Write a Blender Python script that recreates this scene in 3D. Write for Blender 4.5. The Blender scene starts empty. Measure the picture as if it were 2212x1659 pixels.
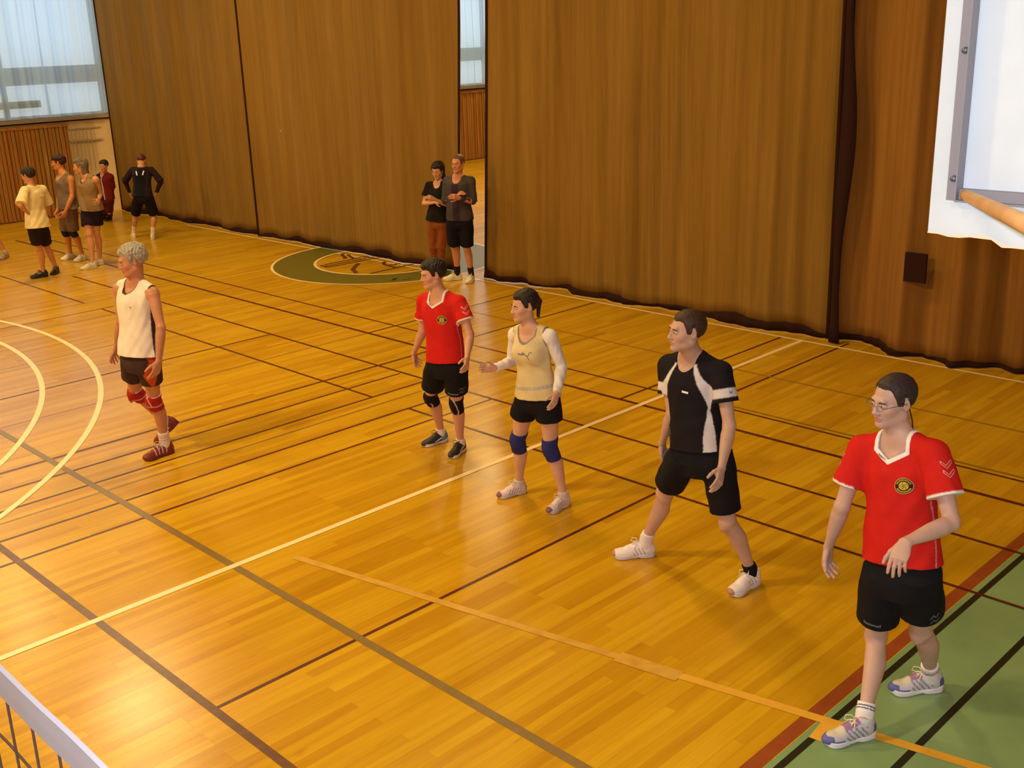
import bpy, math, random, time
import numpy as np
from mathutils import Vector, Matrix

scene = bpy.context.scene
T0 = time.time()
# ------------------------------------------------------------------ camera, world, lights, exposure
YAW, PITCH, ROLL = math.radians(44.388), math.radians(17.730), math.radians(-1.942)
EYE = Vector((0.0, 0.0, 3.38))
fwd = Vector((math.sin(YAW) * math.cos(PITCH), math.cos(YAW) * math.cos(PITCH), -math.sin(PITCH)))
rt0 = Vector((math.cos(YAW), -math.sin(YAW), 0)); up0 = rt0.cross(fwd)
rt = rt0 * math.cos(ROLL) + up0 * math.sin(ROLL); upv = -rt0 * math.sin(ROLL) + up0 * math.cos(ROLL)
cd = bpy.data.cameras.new('camera'); cam = bpy.data.objects.new('camera', cd); scene.collection.objects.link(cam)
cam.matrix_world = Matrix(((rt.x, upv.x, -fwd.x, EYE.x), (rt.y, upv.y, -fwd.y, EYE.y), (rt.z, upv.z, -fwd.z, EYE.z), (0, 0, 0, 1)))
cd.sensor_width = 36.0; cd.lens = 2365.04 / 2212 * 36.0; cd.clip_start = 0.05; cd.clip_end = 200
scene.camera = cam

w = bpy.data.worlds.new('world'); scene.world = w; w.use_nodes = True
w.node_tree.nodes['Background'].inputs[0].default_value = (0.75, 0.86, 1.0, 1)
w.node_tree.nodes['Background'].inputs[1].default_value = 1.2

def area(name, loc, target, power, color, sx, sy=None, spread=math.pi):
    l = bpy.data.lights.new(name, 'AREA'); l.energy = power; l.color = color
    l.shape = 'RECTANGLE' if sy else 'DISK'; l.size = sx
    if sy: l.size_y = sy
    l.spread = spread
    o = bpy.data.objects.new(name, l); scene.collection.objects.link(o); o.location = loc
    o.rotation_euler = (Vector(target) - Vector(loc)).to_track_quat('-Z', 'Y').to_euler()
    return o
WARM = (1.0, 0.74, 0.33)
for i, (x, y, pw) in enumerate([(6.5, 15.7, 300), (-1.5, 15.7, 540), (-1.5, 8.0, 650), (6.5, 8.0, 220), (16.5, 13, 500), (-1.5, 2.0, 90), (6.5, 21, 130), (18, 18.5, 500)]):
    area('hall_lamp_light', (x, y, 7.55), (x, y, 0), pw, WARM, 0.9)
# camera flash, a hand's breadth above the lens
fl = bpy.data.lights.new('camera_flash', 'POINT'); fl.energy = 470; fl.color = (0.72, 0.82, 1.0); fl.shadow_soft_size = 0.05
fo = bpy.data.objects.new('camera_flash', fl); scene.collection.objects.link(fo); fo.location = EYE + upv * 0.07 - rt * 0.03 + fwd * 0.02
vs = scene.view_settings
vs.view_transform = 'Standard'; vs.look = 'None'; vs.exposure = 0.10; vs.gamma = 1.0; vs.use_curve_mapping = False

# ------------------------------------------------------------------ helpers
def tag(o, label=None, cat=None, group=None, kind=None):
    if label: o['label'] = label
    if cat: o['category'] = cat
    if group: o['group'] = group
    if kind: o['kind'] = kind
    return o

def empty(name, loc, label, cat, group=None):
    o = bpy.data.objects.new(name, None); scene.collection.objects.link(o); o.location = loc
    o.empty_display_size = 0.1; WORLD[o.name] = tuple(loc)
    return tag(o, label, cat, group)

WORLD = {}
def wloc(o): return A3_(WORLD.get(o.name, (0, 0, 0)))
def A3_(v): return np.array(v, dtype=float)
def put(name, verts, faces, mat, parent=None, smooth=True, col=None, origin=None):
    """one mesh object; verts in world space, shifted into the parent's space"""
    V = np.asarray(verts, dtype=np.float64).reshape(-1, 3)
    org = np.array(origin if origin is not None else (wloc(parent) if parent else (0, 0, 0)), dtype=float)
    me = bpy.data.meshes.new(name)
    if isinstance(faces, np.ndarray) and faces.ndim == 2:
        k = faces.shape[1]; nf = len(faces)
        me.vertices.add(len(V)); me.vertices.foreach_set('co', (V - org).astype(np.float32).ravel())
        me.loops.add(nf * k); me.loops.foreach_set('vertex_index', faces.astype(np.int32).ravel())
        me.polygons.add(nf); me.polygons.foreach_set('loop_start', np.arange(0, nf * k, k, dtype=np.int32))
        me.polygons.foreach_set('loop_total', np.full(nf, k, dtype=np.int32))
        me.update(calc_edges=True); me.validate()
    else:
        me.from_pydata([tuple(v) for v in (V - org)], [], [tuple(f) for f in faces]); me.update()
    me.polygons.foreach_set('use_smooth', np.full(len(me.polygons), smooth, dtype=bool))
    if col is not None:
        at = me.color_attributes.new('Col', 'FLOAT_COLOR', 'POINT')
        c = np.ones((len(V), 4), dtype=np.float32); c[:, :3] = col
        at.data.foreach_set('color', c.ravel())
    me.materials.append(mat)
    o = bpy.data.objects.new(name, me); scene.collection.objects.link(o)
    if parent:
        o.parent = parent; o.location = Vector(org - wloc(parent))
    else: o.location = Vector(org)
    WORLD[o.name] = tuple(org)
    return o

class MB:
    def __init__(s): s.v = []; s.f = []
    def add(s, v, f):
        b = len(s.v); s.v += [tuple(map(float, q)) for q in v]; s.f += [tuple(i + b for i in q) for q in f]; return s
    def box(s, lo, hi):
        x0, y0, z0 = lo; x1, y1, z1 = hi
        return s.add([(x0, y0, z0), (x1, y0, z0), (x1, y1, z0), (x0, y1, z0), (x0, y0, z1), (x1, y0, z1), (x1, y1, z1), (x0, y1, z1)],
                     [(0, 3, 2, 1), (4, 5, 6, 7), (0, 1, 5, 4), (1, 2, 6, 5), (2, 3, 7, 6), (3, 0, 4, 7)])
    def tube(s, pts, r, n=8, cap=True):
        P = [np.array(p, float) for p in pts]; rr = r if hasattr(r, '__len__') else [r] * len(P)
        rings = []; prev = None
        for i, p in enumerate(P):
            d = P[min(i + 1, len(P) - 1)] - P[max(i - 1, 0)]; d /= np.linalg.norm(d) + 1e-12
            if prev is None:
                a = np.array([0, 0, 1.0]) if abs(d[2]) < .9 else np.array([1.0, 0, 0]); u = np.cross(d, a)
            else: u = prev - d * (prev @ d)
            u /= np.linalg.norm(u) + 1e-12; prev = u; v = np.cross(d, u)
            rings.append([p + rr[i] * (u * math.cos(2 * math.pi * k / n) + v * math.sin(2 * math.pi * k / n)) for k in range(n)])
        V = [q for R_ in rings for q in R_]; F = []
        for i in range(len(P) - 1):
            for k in range(n): F.append((i * n + k, i * n + (k + 1) % n, (i + 1) * n + (k + 1) % n, (i + 1) * n + k))
        if cap: F.append(tuple(range(n - 1, -1, -1))); F.append(tuple((len(P) - 1) * n + k for k in range(n)))
        return s.add(V, F)
    def build(s, name, mat, parent=None, smooth=False, origin=None): return put(name, s.v, s.f, mat, parent, smooth, None, origin)

def mat(name, color=(.8, .8, .8), rough=.6, metal=0.0, spec=.5, coat=0):
    m = bpy.data.materials.new(name); m.use_nodes = True; b = m.node_tree.nodes['Principled BSDF']
    b.inputs['Base Color'].default_value = (*color, 1); b.inputs['Roughness'].default_value = rough
    b.inputs['Metallic'].default_value = metal; b.inputs['Specular IOR Level'].default_value = spec
    b.inputs['Coat Weight'].default_value = coat
    return m
def nd(m, t, **k):
    n = m.node_tree.nodes.new(t)
    for a, v in k.items():
        if a.startswith('i_'): n.inputs[int(a[2:]) if a[2:].isdigit() else a[2:]].default_value = v
        else: setattr(n, a, v)
    return n
def ln(m, a, b): m.node_tree.links.new(a, b)
def bs(m): return m.node_tree.nodes['Principled BSDF']
def mixc(m, fac, a, b, mode='MIX'):
    n = nd(m, 'ShaderNodeMix', data_type='RGBA', blend_type=mode)
    for sock, v in ((n.inputs[0], fac), (n.inputs[6], a), (n.inputs[7], b)):
        if isinstance(v, (int, float)): sock.default_value = v
        elif isinstance(v, tuple): sock.default_value = (*v, 1)
        else: ln(m, v, sock)
    return n.outputs[2]
def ramp(m, fac, stops):
    n = nd(m, 'ShaderNodeValToRGB'); e = n.color_ramp.elements
    while len(e) < len(stops): e.new(.5)
    for i, (p, c) in enumerate(stops): e[i].position = p; e[i].color = (*c, 1)
    ln(m, fac, n.inputs[0]); return n.outputs[0]
def noise(m, vec, scale, detail=3, rough=.5):
    n = nd(m, 'ShaderNodeTexNoise'); n.inputs['Scale'].default_value = scale; n.inputs['Detail'].default_value = detail; n.inputs['Roughness'].default_value = rough
    ln(m, vec, n.inputs['Vector']); return n.outputs[0]
def mapping(m, scale, kind='Object', rot=(0, 0, 0)):
    tc = nd(m, 'ShaderNodeTexCoord'); mp = nd(m, 'ShaderNodeMapping'); mp.inputs['Scale'].default_value = scale; mp.inputs['Rotation'].default_value = rot
    ln(m, tc.outputs[kind], mp.inputs[0]); return mp.outputs[0]
def bump(m, h, strength, dist=.01):
    n = nd(m, 'ShaderNodeBump'); n.inputs['Strength'].default_value = strength; n.inputs['Distance'].default_value = dist
    ln(m, h, n.inputs['Height']); ln(m, n.outputs[0], bs(m).inputs['Normal'])
def colmat(name, rough, spec=.3, weave=0, sub=0):
    m = mat(name, rough=rough, spec=spec); a = nd(m, 'ShaderNodeAttribute', attribute_name='Col'); c = a.outputs[0]
    v = mapping(m, (1, 1, 1)); n1 = noise(m, v, 14, 3); c = mixc(m, 1.0, c, ramp(m, n1, [(0.3, (.88, .88, .88)), (0.7, (1, 1, 1))]), 'MULTIPLY')
    ln(m, c, bs(m).inputs['Base Color'])
    if weave: bump(m, noise(m, v, 900, 1), weave, .001)
    if sub:
        bs(m).inputs['Subsurface Weight'].default_value = sub; bs(m).inputs['Subsurface Radius'].default_value = (.9, .35, .2); bs(m).inputs['Subsurface Scale'].default_value = .008
    return m
# ------------------------------------------------------------------ materials
M = {}
# floor : narrow boards along X, warm varnished
m = mat('varnished_boards', rough=.3, spec=.32); tc = nd(m, 'ShaderNodeTexCoord')
br = nd(m, 'ShaderNodeTexBrick'); br.offset = .37; br.offset_frequency = 3; br.inputs['Scale'].default_value = 1
br.inputs['Brick Width'].default_value = 1.1; br.inputs['Row Height'].default_value = .07; br.inputs['Mortar Size'].default_value = .0012; br.inputs['Mortar Smooth'].default_value = .6
br.inputs['Color1'].default_value = (0, 0, 0, 1); br.inputs['Color2'].default_value = (1, 1, 1, 1); br.inputs['Mortar'].default_value = (.4, .4, .4, 1)
ln(m, tc.outputs['Object'], br.inputs[0])
base = ramp(m, br.outputs['Color'], [(0, (.48, .244, .006)), (.35, (.56, .314, .008)), (.7, (.62, .368, .011)), (1, (.52, .270, .007))])
g1 = noise(m, mapping(m, (1.3, 22, 1)), 1.0, 4, .6); base = mixc(m, 1.0, base, ramp(m, g1, [(.25, (.84, .80, .70)), (.6, (1, 1, 1))]), 'MULTIPLY')
g2 = noise(m, mapping(m, (.35, 1.2, 1)), 1.0, 3, .6); base = mixc(m, 1.0, base, ramp(m, g2, [(.3, (.90, .85, .75)), (.7, (1.04, 1.03, 1.0))]), 'MULTIPLY')
g3 = noise(m, mapping(m, (2.2, 13, 1)), 1.6, 2, .5); base = mixc(m, ramp(m, g3, [(.70, (0, 0, 0)), (.80, (.55, .55, .55))]), base, (.26, .095, .010))
base = mixc(m, ramp(m, br.outputs['Fac'], [(0, (0, 0, 0)), (1, (.5, .5, .5))]), base, (.2, .08, .01))
ln(m, base, bs(m).inputs['Base Color'])
ln(m, ramp(m, g2, [(.3, (.20, .20, .20)), (.7, (.28, .28, .28))]), bs(m).inputs['Roughness'])
M['floor'] = m
m = mat('green_paint', rough=.35); v = mapping(m, (1, 1, 1)); ln(m, ramp(m, noise(m, v, 1.8, 4, .6), [(.3, (.165, .275, .115)), (.7, (.225, .35, .15))]), bs(m).inputs['Base Color']); M['green'] = m
def paint(name, c, wear=.25):
    m = mat(name, c, .35); v = mapping(m, (3, 3, 3)); f = noise(m, v, 3, 5, .7)
    ln(m, mixc(m, ramp(m, f, [(.45, (0, 0, 0)), (.8, (wear, wear, wear))]), c, (.42, .2, .02)), bs(m).inputs['Base Color']); return m
M['l_white'] = paint('white_line_paint', (.90, .67, .36), .12); M['l_red'] = paint('maroon_line_paint', (.075, .008, .004), .15)
M['l_brown'] = paint('brown_line_paint', (.10, .028, .006)); M['l_green'] = paint('olive_line_paint', (.20, .125, .03))
M['l_olive'] = paint('ochre_line_paint', (.26, .14, .012), .5); M['l_yellow'] = paint('yellow_line_paint', (.72, .38, .035), .4)
M['l_black'] = mat('black_line_paint', (.012, .012, .004), .4); M['l_stripe'] = paint('brick_red_stripe_paint', (.27, .055, .012), .2)
M['l_faint2'] = paint('worn_yellow_line_paint', (.60, .34, .045), .9)
M['ring'] = paint('green_ring_paint', (.13, .12, .013), .2); M['l_faint'] = paint('faint_line_paint', (.33, .16, .014), .6)
# curtain : coarse cloth, vertical streaks
def curtain_mat(name, c1, c2, c3):
    m = mat(name, c1, .85, spec=.15); v = mapping(m, (1, 1, .03)); n1 = noise(m, v, 3.2, 4, .65); n2 = noise(m, v, 26, 4, .75); n3 = noise(m, mapping(m, (1, 1, .5)), .6, 2)
    c = ramp(m, n1, [(.22, c1), (.5, c2), (.78, c3)])
    c = mixc(m, 1.0, c, ramp(m, n2, [(.3, (.84, .84, .84)), (.7, (1.10, 1.10, 1.10))]), 'MULTIPLY')
    c = mixc(m, 1.0, c, ramp(m, n3, [(.3, (.88, .88, .88)), (.7, (1.08, 1.08, 1.08))]), 'MULTIPLY')
    ln(m, c, bs(m).inputs['Base Color']); bump(m, n2, .12, .01); return m
M['curtain'] = curtain_mat('brown_curtain_cloth', (.180, .093, .013), (.217, .117, .018), (.26, .147, .030))
M['curtain2'] = curtain_mat('russet_curtain_cloth', (.20, .085, .014), (.24, .108, .019), (.29, .140, .026))
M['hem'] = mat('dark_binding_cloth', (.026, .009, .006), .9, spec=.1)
m = mat('slat_wood', rough=.5); v = mapping(m, (14, 2, .25)); ln(m, ramp(m, noise(m, v, 2.0, 3, .6), [(.28, (.16, .055, .010)), (.42, (.36, .12, .014)), (.55, (.28, .14, .025)), (.68, (.50, .27, .06))]), bs(m).inputs['Base Color']); M['slat'] = m
m = mat('cream_plaster', rough=.8); ln(m, ramp(m, noise(m, mapping(m, (1, 1, 1)), 1.5, 3), [(.3, (.52, .36, .17)), (.7, (.60, .43, .22))]), bs(m).inputs['Base Color']); M['plaster'] = m
M['ceil'] = mat('ceiling_paint', (.55, .45, .32), .9); M['frame'] = mat('window_frame_paint', (.35, .27, .17), .5)
m = bpy.data.materials.new('bright_window_glass'); m.use_nodes = True; nt = m.node_tree; b = nt.nodes['Principled BSDF']
b.inputs['Base Color'].default_value = (.8, .9, 1, 1); b.inputs['Emission Color'].default_value = (.72, .87, 1.0, 1); b.inputs['Emission Strength'].default_value = .90; b.inputs['Roughness'].default_value = .1; M['glass'] = m
m = bpy.data.materials.new('sheer_curtain_cloth'); m.use_nodes = True; nt = m.node_tree; nt.nodes.remove(nt.nodes['Principled BSDF'])
tr = nt.nodes.new('ShaderNodeBsdfTransparent'); tl = nt.nodes.new('ShaderNodeBsdfTranslucent'); df = nt.nodes.new('ShaderNodeBsdfDiffuse'); a1 = nt.nodes.new('ShaderNodeMixShader'); a2 = nt.nodes.new('ShaderNodeMixShader')
tl.inputs[0].default_value = (.55, .76, .95, 1); df.inputs[0].default_value = (.45, .62, .80, 1)
a1.inputs[0].default_value = .5; nt.links.new(tl.outputs[0], a1.inputs[1]); nt.links.new(df.outputs[0], a1.inputs[2]); a2.inputs[0].default_value = .72
nt.links.new(tr.outputs[0], a2.inputs[1]); nt.links.new(a1.outputs[0], a2.inputs[2]); nt.links.new(a2.outputs[0], nt.nodes['Material Output'].inputs[0]); M['sheer'] = m
m = mat('backboard_paint', rough=.5); ln(m, ramp(m, noise(m, mapping(m, (1, 1, 1)), 6, 3), [(.3, (.49, .54, .58)), (.7, (.54, .59, .63))]), bs(m).inputs['Base Color']); M['board'] = m
M['chipped'] = mat('chipped_board_edge', (.72, .55, .40), .8)
m = mat('steel_angle', (.22, .21, .235), .6, .2); M['steel'] = m; M['bolt'] = mat('bolt_head', (.12, .14, .18), .4, .6)
m = mat('pale_strut_wood', rough=.5); ln(m, ramp(m, noise(m, mapping(m, (3, 3, 3)), 5, 3), [(.3, (.55, .30, .12)), (.7, (.70, .42, .18))]), bs(m).inputs['Base Color']); M['strut'] = m
M['tape'] = mat('white_net_tape', (.30, .28, .32), .7, spec=.2); M['cord'] = mat('brown_net_cord', (.045, .014, .006), .8)
M['post'] = mat('post_paint', (.25, .25, .27), .4, .3)
M['skin'] = colmat('skin', .5, .35, 0, .08); M['cloth'] = colmat('jersey_cloth', .85, .12, .15); M['shoe'] = colmat('shoe_upper', .5, .4, .1)
M['hair'] = colmat('hair', .55, .35, .4); M['eye'] = colmat('eyeball', .15, .5); M['plain'] = colmat('printed_mark', .7, .2)
M['lamp_case'] = mat('lamp_case', (.3, .3, .3), .5)
# ------------------------------------------------------------------ the hall
def struct(o): o['kind'] = 'structure'; return o
floor = struct(MB().box((-6, 2.36, -.12), (24.9, 23.3, 0)).build('floor', M['floor']))
green = MB().box((-6, -2.0, -.12), (24.9, 2.36, 0)).build('green_floor_zone', M['green'], floor)
LZ = [0.0008]
def strip(p0, p1, wd, mt, name='court_line'):
    wd *= {'l_stripe': .8, 'l_black': .75, 'l_white': .85, 'l_yellow': .8, 'l_faint2': .8}.get(mt, .60)
    a = np.array(p0, float); b = np.array(p1, float); d = (b - a) / np.linalg.norm(b - a); n = np.array([-d[1], d[0]]) * wd / 2
    LZ[0] += .00006; z = LZ[0]
    q = [(*(a - n), z), (*(b - n), z), (*(b + n), z), (*(a + n), z)]
    return put(name, q, [(0, 1, 2, 3)], M[mt], floor, False)
def arc(c, r, wd, mt, a0=0, a1=360, name='court_line'):
    LZ[0] += .00006; z = LZ[0]; n = 160; V = []
    for i in range(n + 1):
        a = math.radians(a0 + (a1 - a0) * i / n)
        for rr in (r - wd / 2, r + wd / 2): V.append((c[0] + rr * math.cos(a), c[1] + rr * math.sin(a), z))
    return put(name, V, [(2 * i, 2 * i + 1, 2 * i + 3, 2 * i + 2) for i in range(n)], M[mt], floor, False)
strip((-6, 2.405), (24.9, 2.405), .10, 'l_stripe')
X0 = -5.5
for y, x1, wd, mt in [(8.10, 6.65, .045, 'l_olive'), (10.34, 12, .05, 'l_faint'), (12.35, 5.6, .04, 'l_faint'), (14.81, 6.75, .035, 'l_faint'), (13.84, 6.21, .04, 'l_faint'),
                      (15.3, 6.93, .035, 'l_faint'), (14.28, 6.4, .035, 'l_red'), (11.24, 6.93, .045, 'l_red'), (4.762, 6.2, .045, 'l_red'), (7.37, 6.93, .045, 'l_red'), (7.786, 6.9, .045, 'l_red'),
                      (8.325, 6.91, .045, 'l_red'), (8.736, 6.9, .045, 'l_red'), (9.151, 7.71, .065, 'l_brown'), (2.306, 10.6, .05, 'l_black'), (1.90, 10.6, .05, 'l_black')]:
    strip((2.353 if y == 4.762 else X0, y), (x1, y), wd, mt)
strip((7.71, 6.41), (10.56, 6.41), .045, 'l_red'); strip((8.2, 5.695), (10.8, 5.695), .045, 'l_red'); strip((7.71, 9.19), (10.58, 9.19), .04, 'l_red')
strip((7.71, 10.34), (10.4, 10.36), .04, 'l_red'); strip((8.5, 8.13), (9.5, 8.11), .04, 'l_faint')
for x, y0, y1, wd, mt in [(2.353, 1.9, 9.0, .085, 'l_brown'), (3.324, 2.46, 10.3, .095, 'l_green'), (9.22, 3.0, 13.5, .045, 'l_faint'), (8.22, 2.46, 5.9, .05, 'l_olive'), (6.221, 1.9, 7.80, .05, 'l_red'),
                          (6.934, 1.9, 16.8, .05, 'l_red'), (6.211, 8.32, 14.25, .045, 'l_red'), (6.211, 14.8, 18.2, .045, 'l_red'), (7.713, 2.46, 21, .07, 'l_red'), (8.142, 2.46, 21, .045, 'l_red')]:
    strip((x, y0), (x, y1), wd, mt)
strip((X0, 6.16), (10.57, 6.15), .062, 'l_white'); strip((10.585, 2.5), (10.585, 19.8), .05, 'l_white')
strip((3.68, 5.95), (4.20, 3.45), .07, 'l_faint2'); strip((4.20, 3.45), (4.62, 1.45), .075, 'l_yellow'); strip((4.26, 2.28), (4.42, 2.30), .11, 'l_yellow'); strip((4.19, 3.50), (4.26, 3.12), .13, 'l_faint2')
arc((-1.52, 13.50), 6.66, .055, 'l_white', -75, 40); arc((-1.79, 13.60), 6.38, .055, 'l_white', -75, 40)
CC = (10.73, 13.74)
arc(CC, 1.46, .66, 'ring', name='center_ring'); arc(CC, 1.80, .042, 'l_white', name='center_circle_line'); arc(CC, 1.13, .045, 'l_white', name='center_circle_line')
def poly(pts, wd, mt='l_brown', name='floor_emblem_stroke'):
    LZ[0] += .00006; z = LZ[0]; V = []; F = []
    P = [np.array(p, float) for p in pts]
    for i, p in enumerate(P):
        d = P[min(i + 1, len(P) - 1)] - P[max(i - 1, 0)]; d /= np.linalg.norm(d); n = np.array([-d[1], d[0]]) * wd / 2
        V += [(*(p - n), z), (*(p + n), z)]
        if i: F.append((2 * i - 2, 2 * i, 2 * i + 1, 2 * i - 1))
    put(name, V, F, M[mt], floor, False)
poly([(9.88, 14.24), (10.3, 14.235), (10.75, 14.23)], .05); poly([(9.82, 14.13), (10.78, 14.1)], .05); poly([(9.78, 14.02), (10.8, 13.98)], .05)
poly([(9.82, 14.25), (9.78, 14.02)], .05); poly([(9.90, 13.09), (10.76, 13.11)], .05)
poly([(10.61, 14.74), (10.55, 14.66), (10.5, 14.6), (10.45, 14.45), (10.37, 14.37)], .06); poly([(10.61, 14.61), (10.47, 14.27)], .05)
poly([(10.27, 13.87), (10.12, 13.74), (10.07, 13.70), (9.97, 13.6), (9.9, 13.53), (9.86, 13.42), (9.79, 13.30)], .07)
poly([(10.62, 13.62), (10.52, 13.56), (10.46, 13.45), (10.46, 13.35), (10.66, 13.30)], .055); poly([(10.44, 13.38), (10.42, 13.09)], .05)
poly([(9.79, 12.42), (9.92, 12.50)], .06, 'l_black'); poly([(9.91, 12.36), (10.03, 12.28)], .02, 'l_black')

# walls, ceiling
WY = 23.3
struct(MB().box((-6.2, -2.2, -.12), (24.9, -2.0, 8)).build('wall_right', M['plaster']))
struct(MB().box((-6.2, -2.0, -.12), (-6, WY, 8)).build('wall_near', M['plaster']))
struct(MB().box((24.9, -2.0, -.12), (25.1, WY, 8)).build('wall_far', M['plaster']))
struct(MB().box((-6.2, -2.2, 8), (25.1, WY + .3, 8.2)).build('ceiling', M['ceil']))
b = MB(); b.box((-6.2, WY, -.12), (25.1, WY + .25, 2.02)); b.box((-6.2, WY, 6.4), (25.1, WY + .25, 8)); b.box((10.95, WY, 2.02), (11.4, WY + .25, 6.4))
b.box((-6.2, WY, 2.02), (-5.6, WY + .25, 6.4)); b.box((24.4, WY, 2.02), (25.1, WY + .25, 6.4)); struct(b.build('wall_left', M['plaster']))
for k, (x0, x1) in enumerate([(-5.6, 10.95), (11.4, 24.4)]):
    b = MB(); b.box((x0, WY + .14, 2.02), (x1, WY + .16, 6.4)); wn = struct(b.build('window_%d' % (k + 1), M['glass']))
    f = MB(); n = round((x1 - x0) / 2.0)
    for i in range(n + 1):
        x = x1 - .05 - (x1 - x0 - .1) * i / n; f.box((x - .05, WY + .05, 2.02), (x + .05, WY + .13, 6.4))
    f.box((x0, WY + .03, 2.70), (x1, WY + .12, 3.05)); f.box((x0, WY + .04, 6.3), (x1, WY + .12, 6.4)); f.box((x0, WY + .04, 2.02), (x1, WY + .12, 2.09)); f.build('window_frame', M['frame'], wn)
    MB().box((x0, WY - .10, 1.96), (x1, WY + .02, 2.02)).build('window_sill', M['frame'], wn)
struct(MB().box((-5.6, WY - .03, 1.93), (24.4, WY, 1.955)).build('trim_1', M['hem']))
def slats(x0, x1, name, label):
    o = None; b = MB(); rnd = random.Random(4); x = x0
    b.box((x0, WY - .02, 0), (x1, WY - .001, 1.88))
    while x < x1 - .05:
        wd = rnd.uniform(.05, .075); b.box((x, WY - .06 - rnd.uniform(0, .015), .03), (x + wd, WY - .02, 1.84)); x += wd + rnd.uniform(.012, .03)
    o = b.build(name, M['slat']); tag(o, label, 'wall panel')
    c = MB().box((x0, WY - .09, 1.84), (x1, WY - .001, 1.90)).build('top_rail', M['slat'], o)
slats(-5.6, 9.98, 'wooden_slat_panel', 'orange brown vertical wood slats along the wall under the left window')
slats(11.9, 24.2, 'wooden_slat_panel', 'wood slats on the far wall seen through the gap between the curtains')
# coat rail beside the slats
rail = empty('coat_rail', (10.4, WY, 1.51), 'dark rail with thin upright rods on the cream wall beside the slats', 'rail')
MB().box((10.0, WY - .05, 1.495), (10.72, WY - .0005, 1.53)).build('rail_bar', M['frame'], rail)
for i in range(6):
    x = 10.03 + i * .085; MB().tube([(x, WY - .06, .9), (x + .005, WY - .06, 1.78)], .008, 6).build('rod', M['frame'], rail)
MB().box((10.0, WY - .03, 1.755), (10.72, WY - .0005, 1.775)).build('upper_bar', M['frame'], rail)
# dark bar hanging on the left window
tag(MB().box((7.6, WY - .16, 2.26), (9.46, WY - .12, 2.40)).build('window_bar', M['frame']), 'dark olive horizontal bar across the foot of the left window', 'bar')
# sheer curtains
def sheer(x0, x1, label, seed):
    V = []; F = []; n = int((x1 - x0) / .03); zs = np.linspace(2.06, 6.6, 12); rnd = random.Random(seed); ph = [rnd.uniform(0, 6.3) for _ in range(4)]
    for i in range(n + 1):
        x = x0 + (x1 - x0) * i / n
        for z in zs:
            y = WY - .30 + .035 * math.sin(x * 21 + ph[0]) + .03 * math.sin(x * 8.3 + ph[1] + z * .3) + .02 * math.sin(x * 47 + ph[2])
            V.append((x + .02 * math.sin(z * 1.3 + ph[3]), y, z))
    m_ = len(zs)
    for i in range(n):
        for j in range(m_ - 1): F.append((i * m_ + j, (i + 1) * m_ + j, (i + 1) * m_ + j + 1, i * m_ + j + 1))
    tag(put('sheer_curtain', V, F, M['sheer']), label, 'curtain')
sheer(9.55, 10.9, 'thin white sheer curtain over the left window next to the brown curtain', 1)
sheer(5.5, 9.57, 'thin white sheer curtain at the far left edge of the left window', 2)
sheer(19.5, 23.5, 'thin white sheer curtain seen high in the gap between the brown curtains', 3)
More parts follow.
